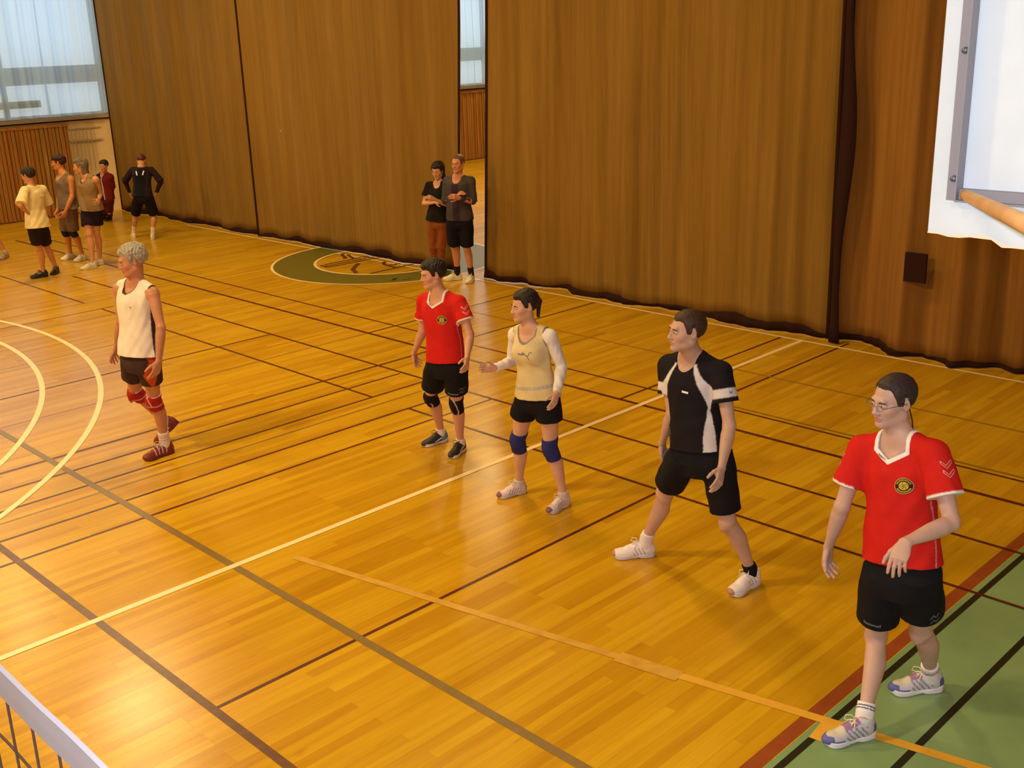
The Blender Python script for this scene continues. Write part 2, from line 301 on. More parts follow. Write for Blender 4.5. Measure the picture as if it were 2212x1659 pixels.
# heavy dividing curtains
def curtain(y0, y1, label, mt, seed, amp=.04, lean0=0, lean1=0, holes=None):
    """y0 > y1 ; lean = extra y at the floor relative to z=3.84"""
    rnd = random.Random(seed); ph = [rnd.uniform(0, 6.3) for _ in range(10)]
    root = empty('dividing_curtain', (10.76, (y0 + y1) / 2, 0), label, 'curtain', None)
    ny = int((y0 - y1) / .025); zs = np.concatenate([np.linspace(0, 1, 8), np.linspace(1.3, 7.86, 16)])
    def px(y, z):
        k = amp * (1.15 - .3 * min(z, 4) / 4)
        return 10.76 + k * (math.sin(y * 9 + ph[0] + 1.1 * math.sin(y * 1.7) + .3 * math.sin(z * .7 + ph[1])) * .45 * (1 + math.sin(y * 1.3 + ph[9])) + math.sin(y * 3.1 + ph[2] + .15 * z) * .9 + .22 * math.sin(y * 19 + ph[3] + 2 * math.sin(y * 2.9)) + .08 * math.sin(y * 41 + ph[4] + 3 * math.sin(y * 3.7)))
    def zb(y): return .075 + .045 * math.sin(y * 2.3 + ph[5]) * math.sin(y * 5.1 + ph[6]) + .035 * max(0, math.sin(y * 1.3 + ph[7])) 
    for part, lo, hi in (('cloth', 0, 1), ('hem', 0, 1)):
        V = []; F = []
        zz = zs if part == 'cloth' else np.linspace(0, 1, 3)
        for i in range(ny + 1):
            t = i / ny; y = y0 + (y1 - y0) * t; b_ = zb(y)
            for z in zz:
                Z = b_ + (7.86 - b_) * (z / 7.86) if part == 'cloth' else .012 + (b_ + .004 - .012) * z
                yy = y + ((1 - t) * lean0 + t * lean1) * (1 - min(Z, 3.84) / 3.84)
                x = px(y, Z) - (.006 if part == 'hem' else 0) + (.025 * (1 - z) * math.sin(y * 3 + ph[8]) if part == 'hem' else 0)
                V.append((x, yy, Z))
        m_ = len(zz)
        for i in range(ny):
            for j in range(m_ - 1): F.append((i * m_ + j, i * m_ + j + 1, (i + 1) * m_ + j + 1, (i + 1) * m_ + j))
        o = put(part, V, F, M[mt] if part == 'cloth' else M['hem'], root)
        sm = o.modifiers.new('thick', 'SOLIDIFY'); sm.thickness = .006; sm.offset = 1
    for yy0, ln_, s in ((y0, lean0, 1), (y1, lean1, -1)):   # bindings up the two sides
        V = []; F = []
        for z in np.concatenate([[.012], zs[1:]]):
            for k, q in enumerate((0, .045)):
                y = yy0 - s * q + ln_ * (1 - min(z, 3.84) / 3.84); V.append((px(yy0 - s * q, z) - .008, y, z))
        m_ = len(V) // 2; F = [(2 * j, 2 * j + 1, 2 * j + 3, 2 * j + 2) for j in range(m_ - 1)]
        o = put('side_binding', V, F, M['hem'], root); sm = o.modifiers.new('thick', 'SOLIDIFY'); sm.thickness = .008; sm.offset = 0
    return root, px
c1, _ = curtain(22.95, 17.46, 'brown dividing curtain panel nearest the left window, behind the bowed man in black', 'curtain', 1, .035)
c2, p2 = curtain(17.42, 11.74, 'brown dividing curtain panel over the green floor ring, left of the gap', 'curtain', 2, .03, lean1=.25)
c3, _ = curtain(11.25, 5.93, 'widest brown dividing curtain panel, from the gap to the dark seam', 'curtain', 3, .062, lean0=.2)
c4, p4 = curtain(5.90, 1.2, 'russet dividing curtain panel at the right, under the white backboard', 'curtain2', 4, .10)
MB().box((10.60, 4.80, .83), (10.625, 5.03, 1.13)).build('dark_patch', M['hem'], c4)
V = [(10.69 + .015 * math.sin(z * 3), 5.75 + .13 * k + (.05 * math.sin(z * 2.2) if k == 0 else 0), z) for z in np.linspace(.012, 7.86, 40) for k in (0, 1)]
o = put('dark_seam', V, [(2 * j, 2 * j + 1, 2 * j + 3, 2 * j + 2) for j in range(39)], M['hem'], c4); o.modifiers.new('t', 'SOLIDIFY').thickness = .01
o = MB().tube([(10.69, 16.35, 1.93), (10.68, 16.35, 1.93)], .018, 8).build('hole_light_disc', M['tape'], c1)  # solid pale disc, painted stand-in for light coming through a small tear
tag(MB().box((10.70, 1.0, 7.885), (10.85, 23.2, 8.0)).build('curtain_track', M['steel']), 'steel ceiling track from which the brown dividing curtains hang', 'track')

# backboard seen from its back
bb = empty('basketball_backboard', (3.0, .465, 2.8), 'white backboard on a steel angle frame at the upper right corner', 'backboard')
rnd = random.Random(2); YB = [1.362 - i * .03 for i in range(61)]; prof = []
for i, y in enumerate(YB): prof.append(2.803 - (.016 if i > 6 else 0) + rnd.uniform(-.003, .003))
V = []; F = []
for i, y in enumerate(YB):
    for x in (3.0, 3.03): V += [(x, y, prof[i]), (x, y, 3.85)]
for i in range(60):
    a = 4 * i; c = a + 4; F += [(a, c, c + 1, a + 1), (a + 2, a + 3, c + 3, c + 2), (a, a + 2, c + 2, c), (a + 1, c + 1, c + 3, a + 3)]
F += [(0, 1, 3, 2), (240, 242, 243, 241)]
put('board', V, F, M['board'], bb, False)
V = []; F = []
for i, y in enumerate(YB):
    hgt = .004 + .012 * abs(math.sin(i * 1.7)) * rnd.random(); V += [(2.9985, y, prof[i]), (2.9985, y, prof[i] + hgt)]
put('chipped_edge', V, [(2 * i, 2 * i + 2, 2 * i + 3, 2 * i + 1) for i in range(60)], M['chipped'], bb, False)
fr = MB()
fr.box((2.975, 1.272, 2.906), (2.9985, 1.307, 3.7)); fr.box((2.975, -.34, 2.906), (2.9985, 1.272, 2.938)); fr.box((2.975, -.375, 2.906), (2.9985, -.34, 3.7)); fr.box((2.975, -.34, 3.665), (2.9985, 1.272, 3.7))
fr.box((2.955, 1.272, 2.906), (2.975, 1.276, 3.7)); fr.box((2.955, -.34, 2.906), (2.975, 1.272, 2.910))
frm = fr.build('steel_frame', M['steel'], bb)
for y, z in [(1.289, 2.965), (1.289, 3.30), (1.289, 3.6), (.9, 2.922), (.3, 2.922), (-.36, 3.0), (-.36, 3.4)]:
    MB().tube([(2.976, y, z), (2.966, y, z)], [.0095, .008], 10).build('bolt', M['bolt'], frm, True)
for ya, yb_ in ((1.25, .86), (-.32, .06)):
    MB().tube([(2.965, ya, 2.925), (2.6, ya - .296, 2.927), (2.0, ya - .78, 2.93), (2.965 - (ya + 2) * 1.233, -2.0, 2.95)], [.015, .022, .024, .024], 12).build('strut', M['strut'], bb, True)

# volleyball net
net = empty('volleyball_net', (.48, 0.95, 0), 'volleyball net with white top tape crossing the lower left corner', 'net')
NX, N0, N1 = .485, 1.0, 11.9
b = MB(); rnd = random.Random(3); n = 200; V = []; F = []
for i in range(n + 1):
    y = N0 + (N1 - N0) * i / n; wv = .0006 * math.sin(y * 23)
    V += [(NX - .003 + wv, y, 2.370), (NX + .003 + wv, y, 2.370), (NX + .004 + wv, y, 2.40), (NX + .004 + wv, y, 2.432), (NX - .004 + wv, y, 2.432), (NX - .004 + wv, y, 2.40)]
for i in range(n):
    for k in range(6): F.append((i * 6 + k, i * 6 + (k + 1) % 6, i * 6 + 6 + (k + 1) % 6, i * 6 + 6 + k))
put('top_tape', V, F, M['tape'], net, False)
b = MB()
yy = N0
while yy < N1: b.tube([(NX, yy, 2.368), (NX + .004 * math.sin(yy * 7), yy + .006, 1.9), (NX, yy, 1.44)], .0024, 5, False); yy += .1
for k in range(1, 10): b.tube([(NX, N0 + (N1 - N0) * i / 90, 2.368 - .1 * k + .004 * math.sin(i * 2.1 + k)) for i in range(91)], .0024, 5, False)
b.build('net_mesh', M['cord'], net, True)
MB().box((NX - .006, N0, 1.40), (NX + .006, N1, 1.44)).build('bottom_tape', M['tape'], net)
for y in (N0 - .06, N1 + .06):
    MB().tube([(NX, y, 0), (NX, y, 2.45)], .04, 20).build('post', M['post'], net, True)
    for z in (1.42, 2.40): MB().tube([(NX, y, z), (NX, y + (.08 if y < 3 else -.08), z)], .004, 6).build('tie_rope', M['cord'], net)
# ceiling lamps over the hall
for i, (x, y) in enumerate([(6.5, 15.7), (-1.5, 15.7), (-1.5, 8.0), (6.5, 8.0), (16.5, 13), (-1.5, 2.0), (6.5, 21), (18, 18.5)]):
    b = MB(); b.tube([(x, y, 7.62), (x, y, 7.72), (x, y, 7.93)], [.5, .3, .1], 24); b.tube([(x, y, 7.92), (x, y, 7.998)], .05, 8)
    tag(b.build('hall_lamp', M['lamp_case'], None, True), 'round ceiling hall lamp shining warm light down', 'lamp', 'round lamps under the hall ceiling')
# ------------------------------------------------------------------ implicit surfaces -> meshes
A3 = lambda v: np.array(v, dtype=np.float64)
def unit(v): v = A3(v); return v / (np.linalg.norm(v) + 1e-12)
class Field:
    def __init__(s, lo, hi, step, fine=None):
        s.ax = []
        for k in range(3):
            if fine is not None:
                a, b_, fs = fine[0][k], fine[1][k], fine[2]; a = max(a, lo[k]); b_ = min(b_, hi[k])
                p = [np.arange(lo[k], a, step), np.arange(a, b_, fs), np.arange(b_, hi[k] + step, step)]
                g = np.concatenate(p)
                g = g[np.concatenate([[True], np.diff(g) > fs * .4])]
            else: g = np.arange(lo[k], hi[k] + step, step)
            s.ax.append(g.astype(np.float32))
        s.d = np.full([len(a) for a in s.ax], 1.0, dtype=np.float32)
    def blk(s, lo, hi):
        sl = []
        for k in range(3):
            i0 = max(int(np.searchsorted(s.ax[k], lo[k])) - 1, 0); i1 = min(int(np.searchsorted(s.ax[k], hi[k])) + 1, len(s.ax[k]))
            sl.append(slice(i0, max(i1, i0)))
        return tuple(sl), s.ax[0][sl[0]][:, None, None], s.ax[1][sl[1]][None, :, None], s.ax[2][sl[2]][None, None, :]
    def add(s, fn, lo, hi, k=.01, op='u'):
        pad = k + .012; sl, X, Y, Z = s.blk(A3(lo) - pad, A3(hi) + pad)
        if min(s.d[sl].shape) == 0: return s
        v = fn(X, Y, Z).astype(np.float32); a = s.d[sl]
        if op == 'u': r = np.minimum(a, v); sg = -1
        elif op == 's': v = -v; r = np.maximum(a, v); sg = 1
        else: r = np.maximum(a, v); sg = 1
        if k > 0:
            h = np.maximum(k - np.abs(a - v), 0) / k; r = r + sg * h * h * k * .25
        s.d[sl] = r; return s
    def cap(s, a, b, ra, rb=None, k=.01, op='u'):
        rb = ra if rb is None else rb; a = A3(a); b = A3(b); d = b - a; L2 = d @ d + 1e-12; R = max(ra, rb)
        def fn(X, Y, Z):
            px, py, pz = X - a[0], Y - a[1], Z - a[2]; t = np.clip((px * d[0] + py * d[1] + pz * d[2]) / L2, 0, 1)
            return np.sqrt((px - t * d[0]) ** 2 + (py - t * d[1]) ** 2 + (pz - t * d[2]) ** 2) - (ra + (rb - ra) * t)
        return s.add(fn, np.minimum(a, b) - R, np.maximum(a, b) + R, k, op)
    def ell(s, c, F, r, k=.01, op='u'):
        """F: 3 rows axes, r: radii"""
        c = A3(c); F = A3(F); r = A3(r); R = max(r)
        def fn(X, Y, Z):
            px, py, pz = X - c[0], Y - c[1], Z - c[2]
            q = [(px * F[i][0] + py * F[i][1] + pz * F[i][2]) / r[i] for i in range(3)]
            k0 = np.sqrt(q[0] ** 2 + q[1] ** 2 + q[2] ** 2); k1 = np.sqrt((q[0] / r[0]) ** 2 + (q[1] / r[1]) ** 2 + (q[2] / r[2]) ** 2) + 1e-6
            return k0 * (k0 - 1) / k1
        return s.add(fn, c - R, c + R, k, op)
    def loft(s, C, S, A, B, k=.01, grow=0, op='u', wr=None):
        C = A3(C); S = A3(S); A = A3(A) + grow; B = A3(B) + grow; ax = unit(C[-1] - C[0])
        S = S - np.outer(S @ ax, ax)
        if np.linalg.norm(S, axis=1).min() < .25: S = np.tile(unit(np.cross(ax, (0.13, 0.2, 1) if abs(ax[2]) < .9 else (1, 0, 0))), (len(C), 1))
        S = S / np.linalg.norm(S, axis=1)[:, None]
        T = (C - C[0]) @ ax; n = 160; tt = np.linspace(T[0], T[-1], n)
        # smooth resample
        def rs(v): return np.interp(tt, T, v)
        def sm(v):
            v = rs(v); w_ = 9; p = np.pad(v, w_, mode='reflect', reflect_type='odd'); kk = np.hanning(2 * w_ + 1); kk /= kk.sum(); return np.convolve(p, kk, 'valid')
        tab = np.stack([sm(C[:, i]) for i in range(3)] + [sm(S[:, i]) for i in range(3)] + [sm(A), sm(B)]).astype(np.float32)
        nn = np.linalg.norm(tab[3:6], axis=0); tab[3:6] /= nn; fr = np.cross(np.tile(ax, (n, 1)), tab[3:6].T).T.astype(np.float32)
        lo = C.min(0) - max(A.max(), B.max()); hi = C.max(0) + max(A.max(), B.max()); c0 = C[0]; TL = T[-1]
        def fn(X, Y, Z):
            t = (X - c0[0]) * ax[0] + (Y - c0[1]) * ax[1] + (Z - c0[2]) * ax[2]
            i = np.clip(t / TL * (n - 1) + .5, 0, n - 1).astype(np.int32); g = tab[:, i]; f_ = fr[:, i]
            dx, dy, dz = X - g[0], Y - g[1], Z - g[2]
            x = dx * g[3] + dy * g[4] + dz * g[5]; y = dx * f_[0] + dy * f_[1] + dz * f_[2]
            qx, qy = x / g[6], y / g[7]; k0 = np.sqrt(qx * qx + qy * qy); k1 = np.sqrt((qx / g[6]) ** 2 + (qy / g[7]) ** 2) + 1e-4
            d2 = np.where(k0 < .02, -np.minimum(g[6], g[7]), k0 * (k0 - 1) / k1)
            if wr is not None: d2 = d2 + wr(X, Y, Z)
            e = np.maximum(t - TL, -t)
            return np.where(e > 0, np.sqrt(np.maximum(d2, 0) ** 2 + np.maximum(e, 0) ** 2), np.maximum(d2, e))
        return s.add(fn, lo, hi, k, op)
    def func(s, fn, k=0, op='i'):
        return s.add(fn, [a[0] for a in s.ax], [a[-1] for a in s.ax], k, op)
    def noise(s, amp, sc, seed=0, aniso=(1, 1, 1)):
        r = np.random.RandomState(seed); X, Y, Z = s.ax[0][:, None, None], s.ax[1][None, :, None], s.ax[2][None, None, :]
        v = 0
        for i in range(3):
            f_ = (r.rand(3) - .5) * 2 * sc * (1 + i * .6) * A3(aniso); g = (r.rand(3) - .5) * 2 * sc * (1 + i * .6) * A3(aniso)
            v = v + np.sin(X * f_[0] + Y * f_[1] + Z * f_[2] + r.rand() * 6) * np.sin(X * g[0] + Y * g[1] + Z * g[2] + r.rand() * 6) / (1 + i)
        s.d += (amp * v).astype(np.float32); return s
    def sample(s, P):
        P = np.atleast_2d(P); idx = []; fr = []
        for k in range(3):
            a = s.ax[k]; i = np.clip(np.searchsorted(a, P[:, k]) - 1, 0, len(a) - 2); idx.append(i); fr.append(np.clip((P[:, k] - a[i]) / (a[i + 1] - a[i]), 0, 1))
        o = 0
        for i in (0, 1):
            for j in (0, 1):
                for k in (0, 1):
                    o = o + s.d[idx[0] + i, idx[1] + j, idx[2] + k] * (fr[0] if i else 1 - fr[0]) * (fr[1] if j else 1 - fr[1]) * (fr[2] if k else 1 - fr[2])
        return o
    def mesh(s):
        d = s.d; ins = d < 0
        ins[0] = ins[-1] = False; ins[:, 0] = ins[:, -1] = False; ins[:, :, 0] = ins[:, :, -1] = False
        d = np.where(ins, np.minimum(d, -1e-5), np.maximum(d, 1e-5))
        c = np.zeros([n - 1 for n in d.shape], dtype=np.uint8)
        for i in (0, 1):
            for j in (0, 1):
                for k in (0, 1): c += ins[i:i + c.shape[0], j:j + c.shape[1], k:k + c.shape[2]]
        I, J, K = np.nonzero((c > 0) & (c < 8)); ids = np.full(c.shape, -1, dtype=np.int32); ids[I, J, K] = np.arange(len(I))
        pos = np.zeros((len(I), 3)); cnt = np.zeros(len(I)); ax = s.ax
        corners = [(i, j, k) for i in (0, 1) for j in (0, 1) for k in (0, 1)]
        val = {q: d[I + q[0], J + q[1], K + q[2]] for q in corners}
        for q in corners:
            for a in range(3):
                if q[a] == 0:
                    q2 = list(q); q2[a] = 1; q2 = tuple(q2); v0, v1 = val[q], val[q2]; m_ = (v0 < 0) != (v1 < 0)
                    if not m_.any(): continue
                    t = v0[m_] / (v0[m_] - v1[m_]); base = [ax[0][I[m_] + q[0]], ax[1][J[m_] + q[1]], ax[2][K[m_] + q[2]]]
                    ii = (I, J, K)[a][m_]; g = ax[a]; base[a] = g[ii] + t * (g[ii + 1] - g[ii])
                    pos[m_] += np.stack(base, 1); cnt[m_] += 1
        pos /= np.maximum(cnt, 1)[:, None]
        F = []
        for a in range(3):
            u_, v_ = (a + 1) % 3, (a + 2) % 3
            s0 = [slice(None)] * 3; s1 = [slice(None)] * 3; s0[a] = slice(0, -1); s1[a] = slice(1, None)
            A_, B_ = ins[tuple(s0)], ins[tuple(s1)]; E = np.nonzero(A_ != B_); flip = A_[E]
            E = [e.copy() for e in E]; ok = (E[u_] > 0) & (E[v_] > 0) & (E[u_] < c.shape[u_]) & (E[v_] < c.shape[v_])
            E = [e[ok] for e in E]; flip = flip[ok]
            def cell(du, dv):
                q = [e.copy() for e in E]; q[u_] = q[u_] - du; q[v_] = q[v_] - dv; return ids[q[0], q[1], q[2]]
            q = np.stack([cell(1, 1), cell(0, 1), cell(0, 0), cell(1, 0)], 1)
            q[~flip] = q[~flip][:, ::-1]; F.append(q)
        F = np.concatenate(F); F = F[(F >= 0).all(1)]
        return pos, F
def soften(cc, F, n=1):
    cc = np.array(cc, float)
    for _ in range(n):
        a = np.zeros_like(cc); k = np.zeros(len(cc))
        for i in range(4):
            j = F[:, (i + 1) % 4]; np.add.at(a, F[:, i], cc[j]); np.add.at(a, j, cc[F[:, i]]); np.add.at(k, F[:, i], 1); np.add.at(k, j, 1)
        cc = .35 * cc + .65 * a / np.maximum(k, 1)[:, None]
    return cc
def drop_small(V, F, keep=1):
    """keep the largest connected shells"""
    n = len(V); lab = np.arange(n)
    while True:
        m_ = lab[F].min(1); new = lab.copy()
        for k in range(4): np.minimum.at(new, F[:, k], m_)
        new = new[new]
        if (new == lab).all(): break
        lab = new
    u, cnt = np.unique(lab, return_counts=True); big = u[np.argsort(-cnt)][:keep]; m_ = np.isin(lab, big)
    ren = np.cumsum(m_) - 1; F = F[m_[F].all(1)]; return V[m_], ren[F]

# ------------------------------------------------------------------ shoes (one fine form, coloured and scaled per wearer)
def shoe_forms():
    E3 = np.eye(3); f = Field((-.10, -.075, -.01), (.245, .075, .16), .0045)
    f.ell((-.022, 0, .048), E3, (.050, .034, .052), .02); f.ell((.045, 0, .042), E3, (.085, .038, .046), .03); f.ell((.140, .004, .030), E3, (.082, .046, .036), .03)
    f.cap((-.008, 0, .06), (-.014, 0, .092), .041, .040, .02); f.cap((.035, 0, .078), (.105, .002, .058), .026, .022, .03)
    f.ell((-.016, 0, .135), E3, (.034, .033, .035), .006, 's'); f.func(lambda X, Y, Z: .016 - Z + 0 * X + 0 * Y, 0, 'i')
    up = drop_small(*f.mesh())
    g = Field((-.10, -.075, -.01), (.25, .075, .06), .0045)
    def sole(X, Y, Z):
        t = np.clip((X + .03) / .19, 0, 1); hw = .036 + .004 * np.sin(t * 9) + .013 * t ** 2; cy = .006 * t
        cx = np.clip(X, -.030, .155); d2 = np.sqrt((X - cx) ** 2 * (1 + 0 * Y) + (Y - cy) ** 2) - hw - .003
        zt = .027 + .014 * np.exp(-((X + .06) / .05) ** 2) + .010 * np.clip((X - .16) / .06, 0, 1); zb = .004 * np.exp(-((X - .05) / .03) ** 2) + .012 * np.clip((X - .17) / .05, 0, 1) ** 2
        e = np.maximum(Z - zt, zb - Z); return np.maximum(d2, e)
    g.func(sole, .006, 'i') if False else g.add(sole, (-.1, -.075, -.01), (.25, .075, .06), 0)
    so = drop_small(*g.mesh())
    b = MB()
    for i in range(5):
        x = .045 + i * .016; z = .104 - i * .0088; yy = .022
        b.tube([(x, -yy, z - .012), (x + .006, -.008, z + .001), (x + .010, .008, z + .001), (x + .016, yy, z - .016)], .0028, 6); b.tube([(x, yy, z - .012), (x + .006, .008, z + .0025), (x + .010, -.008, z + .0025), (x + .016, -yy, z - .016)], .0028, 6)
    for sg in (-1, 1):
        b.tube([(.045, 0, .108), (.055, sg * .018, .125), (.078, sg * .034, .122), (.088, sg * .030, .104), (.070, sg * .012, .104), (.047, 0, .108)], .0026, 6)
        b.tube([(.046, 0, .108), (.062, sg * .022, .100), (.080, sg * .040, .075)], .0024, 6)
    return up, so, (np.array(b.v), b.f)
SHOE = shoe_forms()
def shoe_color(kind, P, side):
    x, y, z = P[:, 0], P[:, 1], P[:, 2]; n = len(P); C = np.zeros((n, 3))
    def st(m_, c): C[m_] = c
    if kind == 'silver':
        st(slice(None), (.52, .52, .58)); st((np.abs(np.mod(x * 1.0 - z * .9, .028) - .014) < .0045) & (x > .0) & (x < .11) & (z < .085), (.20, .20, .30))
        st((x > .175) | ((x > .12) & (z < .036)), (.10, .11, .36)); st((z > .055) & (x > .11) & (np.abs(y) < .03), (.60, .54, .44)); st((x < -.035) & (z < .085), (.10, .09, .32)); st((np.abs(y) < .026) & (x > .03) & (x < .11) & (z > .065), (.32, .16, .36))
    elif kind == 'pink':
        st(slice(None), (.72, .58, .60)); st((np.abs(np.mod(x * 1.3 + z * .8, .034) - .017) < .004) & (x > -.01) & (x < .13) & (z < .07), (.20, .07, .10)); st((x > .19) | (x < -.05), (.22, .08, .09))
    elif kind == 'white3':
        st(slice(None), (.80, .72, .72)); st((np.abs(np.mod(x - z * .5, .024) - .012) < .0035) & (x > .0) & (x < .078) & (z < .08), (.36, .33, .37)); st((x > .20), (.45, .20, .16))
    elif kind == 'dark':
        st(slice(None), (.022, .018, .02)); st((np.abs(z - (.075 - (x + .03) * .35 + .25 * np.maximum(.02 - x, 0))) < .006) & (x < .10) & (x > -.03) & (np.abs(y) > .02), (.75, .72, .75))
        if side == 'r': st((x < .02) & (z > .035), (.10, .22, .42))
    elif kind == 'red':
        st(slice(None), (.20, .022, .018)); st((np.abs(np.mod(x * 1.0, .034) - .017) < .006) & (x > .01) & (x < .12) & (z > .03), (.62, .42, .40)); st((x < -.045), (.24, .03, .03))
    elif kind == 'black': st(slice(None), (.02, .012, .012)); st((z > .06) & (x > .05) & (x < .1), (.2, .17, .15))
    elif kind == 'brownish': st(slice(None), (.35, .24, .18))
    else: st(slice(None), (.70, .62, .45)); st((np.abs(np.mod(x - z * .4, .03) - .015) < .004) & (x > 0) & (x < .09), (.42, .34, .22))
    return C
SOLE = dict(silver=(.72, .72, .82), pink=(.55, .48, .48), white3=(.62, .58, .60), dark=(.62, .55, .50), red=(.13, .015, .012), black=(.02, .015, .015), cream=(.66, .56, .38), brownish=(.3, .2, .14))
LACE = dict(silver=(.80, .74, .52), pink=(.78, .70, .60), white3=(.80, .74, .74), dark=(.03, .03, .03), red=(.65, .45, .42), black=(.03, .02, .02), cream=(.7, .6, .45), brownish=(.4, .3, .2))

# ------------------------------------------------------------------ people
def wrinkle(amp, sc, seed):
    r = np.random.RandomState(seed); q = (r.rand(4, 3) - .5) * 2 * sc; p_ = r.rand(8) * 6.3
    q[:, 2] *= .55
    def wr(X, Y, Z):
        a = np.sin(X * q[0, 0] + Y * q[0, 1] + Z * q[0, 2] + p_[0] + 1.3 * np.sin(Z * 7 + X * 5 + p_[1])); b_ = np.sin(X * q[1, 0] + Y * q[1, 1] - Z * q[1, 2] + p_[2] + 1.1 * np.sin(Z * 9 - Y * 6 + p_[3]))
        c = np.sin(X * q[2, 0] * 1.9 + Y * q[2, 1] * 1.9 + Z * q[2, 2] * 2.3 + p_[4])
        return amp * (a * b_ + .45 * c * a + .3 * b_)
    return wr

def face_of(q):   # head frame from azimuth, pitch down, roll
    az, pt, rl = [math.radians(v) for v in q]
    F = A3((math.cos(az) * math.cos(pt), math.sin(az) * math.cos(pt), -math.sin(pt))); L = A3((-math.sin(az), math.cos(az), 0)); U = np.cross(F, L)
    L2 = L * math.cos(rl) + U * math.sin(rl); return F, L2, np.cross(F, L2)

def body_field(J, o, step, fs):
    H = o['H']; s = H / 1.8; fem = o.get('fem', False)
    pts = A3(list(J.values())); lo = pts.min(0) - .2; hi = pts.max(0) + .2; lo[2] = -.02; hi[2] = J['head'][2] + .2
    F, L, U = o['hf']; O = A3(J['head'])
    f = Field(lo, hi, step, (O - .15 * s, O + .155 * s, fs) if fs else None)
    P = {k: A3(v) for k, v in J.items()}; hc = (P['rh'] + P['lh']) / 2; N = P['neck']; sp = N - hc; SL = unit(P['lh'] - P['rh']); CL = unit(P['ls'] - P['rs']); up = unit(sp)
    g = o.get('girth', 1.0)
    if fem: tb = [(-.20, .10, .07, 0), (-.1, .150, .105, -.012), (.05, .165, .112, -.012), (.22, .145, .10, -.003), (.42, .122, .088, 0), (.6, .135, .098, .004), (.76, .145, .105, .004), (.9, .140, .088, -.004), (.97, .10, .062, -.01), (1.03, .055, .05, -.005)]
    else: tb = [(-.20, .11, .075, 0), (-.1, .155, .108, -.012), (.05, .166, .116, -.012), (.22, .158, .110, -.003), (.42, .150, .104, 0), (.6, .158, .112, .003), (.78, .170, .116, .003), (.9, .165, .098, -.004), (.97, .12, .07, -.012), (1.03, .065, .055, -.006)]
    C = []; S = []; A = []; B = []
    for t, a, b_, fo in tb:
        sv = unit(SL * (1 - min(max(t, 0), 1)) + CL * min(max(t, 0), 1)); fv = unit(np.cross(sv, up)); C.append(hc + sp * t + fv * fo * s); S.append(sv); A.append(a * s * g); B.append(b_ * s * g)
    o['torso'] = (C, S, A, B); o['up'] = up; o['CL'] = CL; o['SL'] = SL; o['CF'] = unit(np.cross(CL, up)); o['hc'] = hc; o['N'] = N; o['sp'] = sp
    f.loft(C, S, A, B, .03)
    m_ = .9 if fem else 1.0
    if fem:
        for q in (-1, 1): f.ell(hc + sp * .70 + o['CF'] * .075 * s + CL * q * .062 * s, [o['CF'], CL, up], (.052 * s, .055 * s, .06 * s), .03)
    # neck and head
    hd = O - U * .055 * s - F * .012 * s
    f.cap(N - up * .02, hd, .060 * s * m_, .056 * s * m_, .03)
    for q, sh in ((-1, P['rs']), (1, P['ls'])):
        f.cap(N + up * .020 + CL * q * .01, sh - up * .014, .042 * s * m_, .044 * s * m_, .045); f.ell(sh + CL * q * .001 - up * .022, [CL, o['CF'], up], (.051 * s * m_, .053 * s * m_, .056 * s * m_), .03)
    h = lambda a, b_, c: O + (F * a + L * b_ + U * c) * s
    f.ell(h(-.018, 0, .030), [F, L, U], (.100 * s, .077 * s, .088 * s), .02); f.ell(h(.022, 0, -.038), [F, L, U], (.070 * s, .058 * s, .078 * s), .03)
    jw = .8 if fem else 1
    for q in (-1, 1):
        f.cap(h(-.012, q * .050 * (.95 if fem else 1), -.058), h(.068, q * .012, -.096), .020 * s * jw, .016 * s * jw, .025)
        f.ell(h(.050, q * .038, -.022), [F, L, U], (.030 * s, .024 * s, .026 * s), .02)
    f.ell(h(.076, 0, -.096), [F, L, U], (.016 * s, .020 * s, .015 * s), .02)
    if not fem: f.cap(h(.080, -.032, .026), h(.080, .032, .026), .011 * s, k=.018)
    f.cap(h(.084, 0, .018), h(.104, 0, -.026), .0085 * s, .0105 * s, .012)
    f.ell(h(.103, 0, -.030), [F, L, U], (.013 * s, .0125 * s, .0105 * s), .008)
    for q in (-1, 1): f.ell(h(.094, q * .013, -.033), [F, L, U], (.010 * s, .0075 * s, .008 * s), .006)
    for q in (-1, 1): f.ell(h(.098, q * .031, .004), [F, L, U], (.020 * s, .019 * s, .014 * s), .014, 's')
    for q in (-1, 1): f.ell(h(.076, q * .031, .004), [F, L, U], (.0125 * s, .017 * s, .0125 * s), .006)
    f.ell(h(.088, 0, -.057), [F, L, U], (.012 * s, .024 * s, .006 * s), .006); f.ell(h(.086, 0, -.069), [F, L, U], (.012 * s, .020 * s, .007 * s), .006)
    f.ell(h(.103, 0, -.0635), [F, L, U], (.012 * s, .022 * s, .0022 * s * (2.2 if o.get('mouth') else 1)), .003, 's')
    for q in (-1, 1):
        f.ell(h(-.010, q * .079, -.002), [unit(F * .95 - L * q * .35), unit(L + F * q * .35), U], (.018 * s, .0075 * s, .031 * s), .006)
        f.ell(h(-.008, q * .088, .001), [F, L, U], (.009 * s, .006 * s, .017 * s), .005, 's')
    # limbs
    for q, sd in ((-1, 'r'), (1, 'l')):
        sh, el, wr_ = P[sd + 's'], P[sd + 'e'], P[sd + 'w']; a_ = el - sh; b_ = wr_ - el; sv = o['CF']; am = (.84 if fem else 1.0) * o.get('arm', 1.0)
        f.loft([sh + a_ * t for t in (.12, .3, .6, .85, 1)], [sv] * 5, [r * s * am for r in (.050, .049, .044, .038, .036)], [r * s * am for r in (.048, .046, .041, .037, .036)], .02)
        f.cap(el, el, .037 * s * am, k=.015)
        D = unit(P[sd + 'f'] - wr_); inw = o.get(sd + 'palm'); inw = A3(inw) if inw is not None else -CL * q
